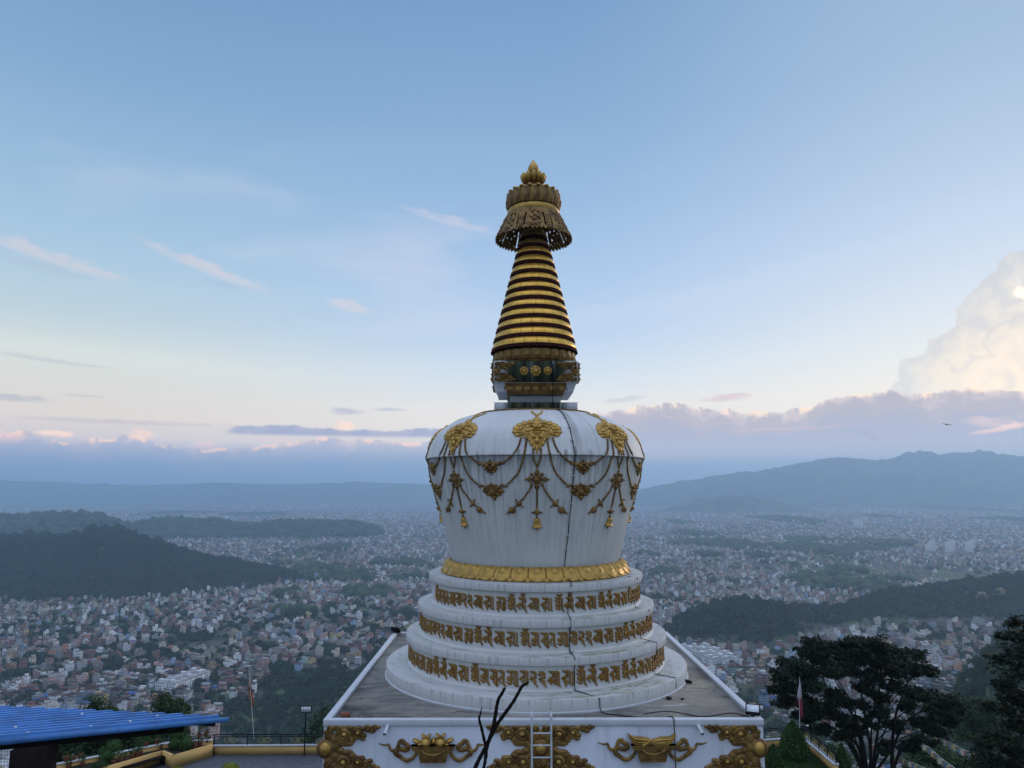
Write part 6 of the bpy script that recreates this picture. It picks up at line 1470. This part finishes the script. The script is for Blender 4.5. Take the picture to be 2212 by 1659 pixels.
m.add([tuple(v) for v in (A_ + Vector((0, 0, .03)), B_ + Vector((0, 0, .03)), B_ + Vector((0, 0, -.22)), A_ + Vector((0, 0, -.13)), A_ - nn * .05 + Vector((0, 0, .03)), B_ - nn * .05 + Vector((0, 0, .03)), B_ - nn * .05 + Vector((0, 0, -.22)), A_ - nn * .05 + Vector((0, 0, -.13)))], [[(0, 3, 2, 1), (4, 5, 6, 7), (0, 1, 5, 4), (3, 7, 6, 2), (0, 4, 7, 3), (1, 2, 6, 5)]])
link('fascia', m.mesh('fascia'), M['blue_roof'], sh)
m = MB()
for s, v in ((.30, .10), (.62, .22), (.15, .42), (.42, .5), (.5, .06), (.1, .18), (.75, .05)):
    q = E1 + ex * s + ey * v; m.ball((q.x, q.y, q.z + .08), (.06, .06, .04), 8, 4)
link('roof_bolts', m.mesh('roof_bolts', True), M['coping'], sh)
q0 = at(20, 1640, 27.2); q1 = at(87, 1640, 27.2)
link('pillar', MB().box(((q0.x + q1.x) / 2, 27.7, (ZB - 9.35) / 2), (q1.x - q0.x, 1.0, -9.35 - ZB)).mesh('pillar'), M['brown'], sh)
m = MB()
for s in (.06, .3, .6, .9): a = E1 + ex * s + Vector((0, 0, -.2)); b_ = a + ey * .45; m.tube([a, b_], .07, 6)
link('purlin', MB().tube([E1 + ex * .12 + ey * .06 + Vector((0, 0, -.34)), E1 + ex * 1.1 + ey * .06 + Vector((0, 0, -.34))], .12, 6).mesh('purlin', 60), M['brown'], sh)
link('rafters', m.mesh('rafters', 60), M['brown'], sh)

# ------------------------------------------------------------------ right: lawn, conifers, railing
m = MB(); c = [T(1560, 1700), T(1652, 1610), T(1741, 1609), T(1815, 1668), T(1900, 1740)]
m.add([(p.x, p.y, ZB + .03) for p in c] + [(p.x, p.y, ZB - 2.5) for p in c], [[(4, 3, 2, 1, 0)] + [(i, (i + 1) % 5, (i + 1) % 5 + 5, i + 5) for i in range(5)]])
tag(link('lawn', m.mesh('lawn'), M['lawn']), kind='structure')
n = 14000; k0 = rng.random((n, 2)); lo = np.array([c[1].x, c[3].y]); hi = np.array([c[3].x, c[1].y])
gx_, gy_ = lo[0] + k0[:, 0] * (hi[0] - lo[0]), lo[1] + k0[:, 1] * (hi[1] - lo[1])
dv = c[3] - c[2]; keepg = ((gx_ - c[2].x) * dv.y - (gy_ - c[2].y) * dv.x) > .3 * 0
sgn = ((c[0].x - c[2].x) * dv.y - (c[0].y - c[2].y) * dv.x); keepg = (((gx_ - c[2].x) * dv.y - (gy_ - c[2].y) * dv.x) * np.sign(sgn)) > 1.5
gx_, gy_ = gx_[keepg], gy_[keepg]; nb_ = len(gx_); an = rng.uniform(0, 6.28, nb_); hh = .05 + .05 * rng.random(nb_); wd = .02
V = np.stack([np.stack([gx_ - np.cos(an) * wd, gy_ - np.sin(an) * wd, np.full(nb_, ZB + .03)], 1), np.stack([gx_ + np.cos(an) * wd, gy_ + np.sin(an) * wd, np.full(nb_, ZB + .03)], 1), np.stack([gx_ + np.sin(an) * .04, gy_ - np.cos(an) * .04, ZB + .03 + hh], 1)], 1).reshape(-1, 3)
tag(link('grass', mesh('grass', V, [np.arange(3 * nb_).reshape(-1, 3)]), M['leaf_box']), kind='stuff')
a, b = T(1652, 1618), T(1745, 1611); wallrun('parapet_wall', a, b, .5, .25, M['ochre'], 'short low ochre wall with pale coping behind the right conifers', 'wall')
railing(a + Vector((0, .12, 0)), b + Vector((0, .12, 0)), ZB + .57, .62, 'short black railing behind the conifers right of the stupa', 2)
a, b = T(1741, 1611), T(1812, 1672); d_ = (a - b)
wallrun('parapet_wall', b, a, .5, .25, M['ochre'], 'low wall with pale coping running diagonally along the lawn edge', 'wall')
n_ = Vector((-d_.y, d_.x, 0)).normalized() * .12
railing(b + n_, a + n_, ZB + .57, .62, 'black railing running diagonally along the lawn edge', 4)
def conifer(X0_, X1_, Yb, Yt, label, z=ZB):
    xc = (X0_ + X1_) / 2; p = on(xc, Yb, z); h = at(xc, Yt, p.y).z - z; r = (X1_ - X0_) / 2 / FP * p.y
    t_ = thing('conifer', label, 'conifer', (p.x, p.y, z), 0, 'small conifers of the lawn')
    n = 3800; s = rng.random(n) ** .75; a = rng.uniform(0, 6.28, n); prof = np.interp(s, [0, .12, .35, .7, .92, 1], [.72, 1.0, .95, .6, .22, .04])
    rr = r * prof * (.72 + .3 * rng.random(n)) * (1 + .12 * np.sin(a * 5 + s * 9))
    V, F = quads(np.stack([np.cos(a) * rr, np.sin(a) * rr, .08 + s * (h - .08)], 1), h * .055, .5)
    m = MB().add(V, [F]); m.rev([(r * .5, .1), (r * .68, h * .2), (r * .6, h * .45), (r * .3, h * .75), (.01, h * .93)], 14); link('foliage', m.mesh('foliage'), M['leaf_box'], t_)
    link('trunk', MB().tube([(0, 0, -.1), (0, 0, h * .5)], [.07, .03], 6).mesh('trunk', 60), M['bark'], t_)
conifer(1687, 1746, 1640, 1557, 'tallest dense conifer on the lawn by the red and white flag')
conifer(1652, 1694, 1672, 1607, 'pointed dark conifer close to the right corner of the stupa')
conifer(1806, 1838, 1690, 1606, 'narrow conifer at the lawn edge by the diagonal railing', ZB - 2)
conifer(1980, 1997, 1690, 1648, 'tiny conifer tip below the prayer flags at the bottom', ZB - 4)

# ------------------------------------------------------------------ trees near the camera
def leaf_tree(name, label, base, limbs, cl, mat, lsize, dens, trunk_r):
    """limbs: lists of points; cl: clumps (centre, rx, ry, rz)"""
    t_ = thing(name, label, 'tree', base); B0 = Vector(base)
    m = MB()
    for P, r0, r1 in limbs:
        Q = smooth3([Vector(p) - B0 for p in P], 4); n = len(Q); m.tube(Q, [r0 + (r1 - r0) * i / (n - 1) for i in range(n)], 7)
    link('trunk', m.mesh('trunk', 60), M['bark'], t_)
    C_ = []
    for c, rx, ry, rz in cl:
        n = int(dens * rx * ry * 4); u = rng.normal(0, 1, (n, 3)); u /= np.linalg.norm(u, axis=1)[:, None]; u *= rng.random((n, 1)) ** .45
        sub = rng.normal(0, .45, (9, 3)); 
        u = u * .55 + sub[rng.integers(0, 9, n)] * .75
        C_.append(u * np.array([rx, ry, rz]) + np.array(c - B0))
    C_ = np.concatenate(C_); V, F = quads(C_, lsize, .9); link('crown', mesh('crown', V, [F]), mat, t_)
def Zr(x, y): return 1624.5 + x / 3.765, 1348 + y / 3.765
DB = 58.0
bb = at(*Zr(960, 1230), DB); cl, limbs = [], []
cpx_ = [(480, 150, 60, 40), (450, 230, 90, 40), (610, 185, 80, 40), (330, 330, 100, 45), (560, 270, 120, 50), (740, 220, 110, 50), (890, 170, 100, 45), (1050, 190, 100, 45), (1180, 240, 100, 45), (880, 270, 140, 50), (1060, 300, 130, 50), (240, 420, 110, 45), (420, 400, 130, 45), (640, 370, 130, 50), (820, 390, 110, 40), (1240, 330, 110, 45), (1380, 360, 110, 40), (1440, 390, 70, 30), (1180, 400, 110, 40), (980, 420, 100, 40), (200, 530, 90, 40), (340, 530, 120, 45), (500, 500, 110, 40), (280, 630, 90, 35), (450, 620, 100, 40), (560, 720, 100, 40), (420, 740, 90, 35), (700, 760, 90, 40), (680, 560, 70, 40), (900, 520, 80, 40), (1130, 520, 80, 35), (1300, 560, 100, 40), (1430, 590, 110, 45), (1560, 640, 110, 50), (1660, 700, 90, 45), (1500, 740, 110, 40), (1620, 800, 80, 40), (1480, 860, 110, 40), (1350, 800, 80, 35), (1020, 700, 80, 40), (1180, 820, 80, 40), (860, 870, 80, 35), (720, 900, 80, 35), (1090, 1000, 70, 35), (1420, 960, 90, 40), (600, 860, 80, 35), (380, 880, 80, 40), (1250, 980, 70, 40), (760, 640, 80, 40), (900, 660, 70, 35), (620, 640, 80, 40), (1040, 600, 90, 40), (1250, 680, 80, 40), (960, 790, 70, 35), (790, 790, 80, 35), (980, 150, 90, 36), (760, 150, 80, 32), (1330, 250, 70, 36)]
cpx_ = cpx_ + [(x + rnd.uniform(-70, 70), y + rnd.uniform(-30, 45), rx * rnd.uniform(.45, .75), ry * rnd.uniform(.6, 1.0)) for x, y, rx, ry in cpx_ for _ in range(3)]
for i, (x, y, rx, ry) in enumerate(cpx_):
    dd = DB + ((i * 37) % 11 - 5) * .75; k = dd / FP / 3.765; cl.append((at(*Zr(x, y), dd), rx * k * 1.1, rx * k * 1.0, ry * k * 1.25))
    if i % 4 == 0 and i < 50:
        c = cl[-1][0]; st_ = at(*Zr(955 + ((x - 900) * .06), 1210), DB); mid = st_.lerp(c, .5) + Vector(((c.x - st_.x) * -.16, 0, .7)); q1 = st_.lerp(c, .25) + Vector(((c.x - st_.x) * -.12, 0, .2))
        limbs.append(([st_, q1, mid, c], .10 if i % 4 == 0 else .07, .018))
for P, r0 in (([(940, 1220), (900, 1050), (760, 860), (620, 560), (560, 380)], .13), ([(955, 1220), (965, 1050), (930, 800), (890, 560), (880, 330)], .14), ([(980, 1220), (1000, 1020), (1030, 800), (1035, 560), (1050, 300)], .11), ([(1140, 1220), (1140, 980), (1170, 740), (1230, 560), (1290, 420)], .15), ([(1150, 1180), (1220, 1020), (1380, 900), (1560, 740)], .13), ([(1145, 1000), (1250, 800), (1400, 700), (1500, 640)], .1), ([(890, 1180), (800, 1000), (700, 880), (560, 780)], .12)):
    limbs.append(([at(*Zr(*q), DB + i * .2) for i, q in enumerate(P)], r0, .04))
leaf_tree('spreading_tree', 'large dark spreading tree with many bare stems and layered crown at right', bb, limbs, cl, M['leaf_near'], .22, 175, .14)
DR = 34.0; bb = at(2260, 1760, DR); cl, limbs = [], []
for i, (x, y, rx, ry) in enumerate([(2190, 1345, 26, 14), (2205, 1375, 40, 14), (2168, 1378, 22, 8), (2195, 1410, 36, 16), (2160, 1425, 26, 9), (2205, 1450, 40, 18), (2170, 1480, 34, 14), (2200, 1510, 40, 20), (2150, 1530, 40, 14), (2195, 1560, 44, 20), (2160, 1590, 48, 18), (2200, 1620, 44, 24), (2140, 1640, 50, 18), (2190, 1665, 50, 22), (2120, 1600, 26, 10), (2230, 1400, 40, 40), (2240, 1500, 40, 50), (2240, 1600, 40, 50)]):
    dd = DR + (i % 5 - 2) * .6; k = dd / FP; c = at(x, y, dd); cl.append((c, rx * k * 1.1, rx * k, ry * k)); limbs.append(([at(2255, y + 30, DR), (at(2255, y + 30, DR) + c) / 2, c], .06, .015))
limbs.append(([at(2262, 1760, DR), at(2258, 1550, DR), at(2245, 1340, DR)], .22, .05))
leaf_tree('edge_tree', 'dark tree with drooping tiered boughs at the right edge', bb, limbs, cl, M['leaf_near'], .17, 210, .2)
for X, Y, r, dd, lb in ((120, 1618, 75, 56, 'dark leafy tree rising behind the left end of the planter'), (215, 1604, 70, 57, 'dark leafy tree behind the clipped balls under the blue roof'), (312, 1590, 58, 58, 'dark leafy tree behind the planter coping below the roof tip'), (372, 1545, 56, 75, 'rounded dark tree rising behind the tip of the blue roof'), (232, 1550, 36, 82, 'dark tree behind the middle of the blue roof'), (1790, 1655, 60, 80, 'dark bushy tree below the spreading tree by the lawn'), (2030, 1665, 80, 90, 'dark bushy tree at the bottom beneath the prayer flags'), (2110, 1560, 60, 130, 'dark green tree on the slope left of the edge tree')):
    c = at(X, Y, dd); k = dd / FP; cc = []
    for i in range(20):
        u = Vector((rnd.gauss(0, .5), rnd.gauss(0, .5), rnd.gauss(0, .42))); cc.append((c + u * r * k * .8, r * k * .42, r * k * .42, r * k * .32))
    gz = float(terrain(np.array([c.x]), np.array([c.y]))[0]); base = (c.x, c.y, gz)
    leaf_tree('slope_tree', lb, base, [([Vector(base), (Vector(base) + c) / 2, c], .25, .05)], cc, M['leaf'], .25 * dd / 75, 90 * (75 / dd) ** 2, .2)
# strings of prayer flags
FCOL = [(.40, .36, .10), (.48, .47, .46), (.36, .15, .09), (.12, .22, .13), (.14, .18, .30)]
FM = [mottled('prayer_flag_cloth', c, .2, 4, .85) for c in FCOL]
fme = []
for i in range(5):
    V = [(u * .30, .02 * math.sin(u * 6 + v * 4), -v * .34 - .05) for v in (0, .5, 1) for u in (-.5, 0, .5)]; me = mesh('flag', V, [[(0, 1, 4, 3), (1, 2, 5, 4), (3, 4, 7, 6), (4, 5, 8, 7)]], True); me.materials.append(FM[i]); fme.append(me)
def flagline(pts, d0, d1, label, n, k0=0):
    P = [at(*Zr(x, y), d0 + (d1 - d0) * i / (len(pts) - 1)) for i, (x, y) in enumerate(pts)]; Q = smooth3(P, 12)
    t_ = thing('prayer_flag_string', label, 'prayer flags', P[0], 0, 'prayer flag strings at right'); O = P[0]
    link('cord', MB().tube([q - O for q in Q], .012, 4).mesh('cord', 60), M['coping'], t_)
    L = [0]; 
    for i in range(len(Q) - 1): L.append(L[-1] + (Q[i + 1] - Q[i]).length)
    for i in range(n):
        s = (i + .5) / n * L[-1]; j = max(k for k in range(len(L)) if L[k] <= s); j = min(j, len(Q) - 2); f = (s - L[j]) / max(1e-6, L[j + 1] - L[j]); p = Q[j].lerp(Q[j + 1], f) - O
        o = link('flag', fme[(i + k0) % 5], None, t_, p, rz=.4 * math.sin(i * 1.9)); o.scale = (1, 1, .8 + .35 * ((i * 7) % 5) / 5)
flagline([(790, 870), (940, 958), (1110, 1045), (1230, 1095), (1340, 1140), (1460, 1190)], 80, 44, 'string of prayer flags hanging lowest, from the tree stems to the bottom edge', 52)
flagline([(1330, 800), (1400, 860), (1520, 920), (1640, 978), (1760, 1036), (1940, 1095)], 70, 42, 'upper string of prayer flags reaching right to the edge tree', 40, 2)
flagline([(1370, 960), (1450, 1010), (1530, 1085), (1620, 1150), (1690, 1200)], 55, 38, 'middle string of prayer flags running steeply down to the bottom edge', 26, 3)
# a bird in the sky
q = at(2367 * .8641, 1061.5 * .8641, 150.0); t_ = thing('bird', 'small dark bird gliding in front of the clouds at right', 'bird', q, .25)
body = MB(); body.tube([(-.45, 0, .02), (-.25, 0, 0), (0, 0, -.03), (.28, 0, 0), (.42, 0, .03)], [.02, .08, .12, .07, .02], 8)
for s in (1, -1):
    V = [(-.16, 0, .02), (.18, 0, .02), (.2, s * .5, .12), (-.1, s * .5, .12), (.08, s * 1.0, .08), (-.1, s * .95, .08), (-.06, s * 1.1, .04)]
    body.add(V, [[(0, 1, 2, 3), (3, 2, 4, 5), (5, 4, 6)]]); body.add([(x, y, z - .03) for x, y, z in V], [[(3, 2, 1, 0), (5, 4, 2, 3), (6, 4, 5)]])
body.add([(-.4, -.05, .02), (-.4, .05, .02), (-.7, .12, .02), (-.7, -.12, .02)], [[(0, 1, 2, 3)]])
o = link('body', body.mesh('body', 60), M['black_metal'], t_); o.scale = (1.0, 1.0, 1.0); o.rotation_euler = (math.radians(10), 0, math.radians(75))
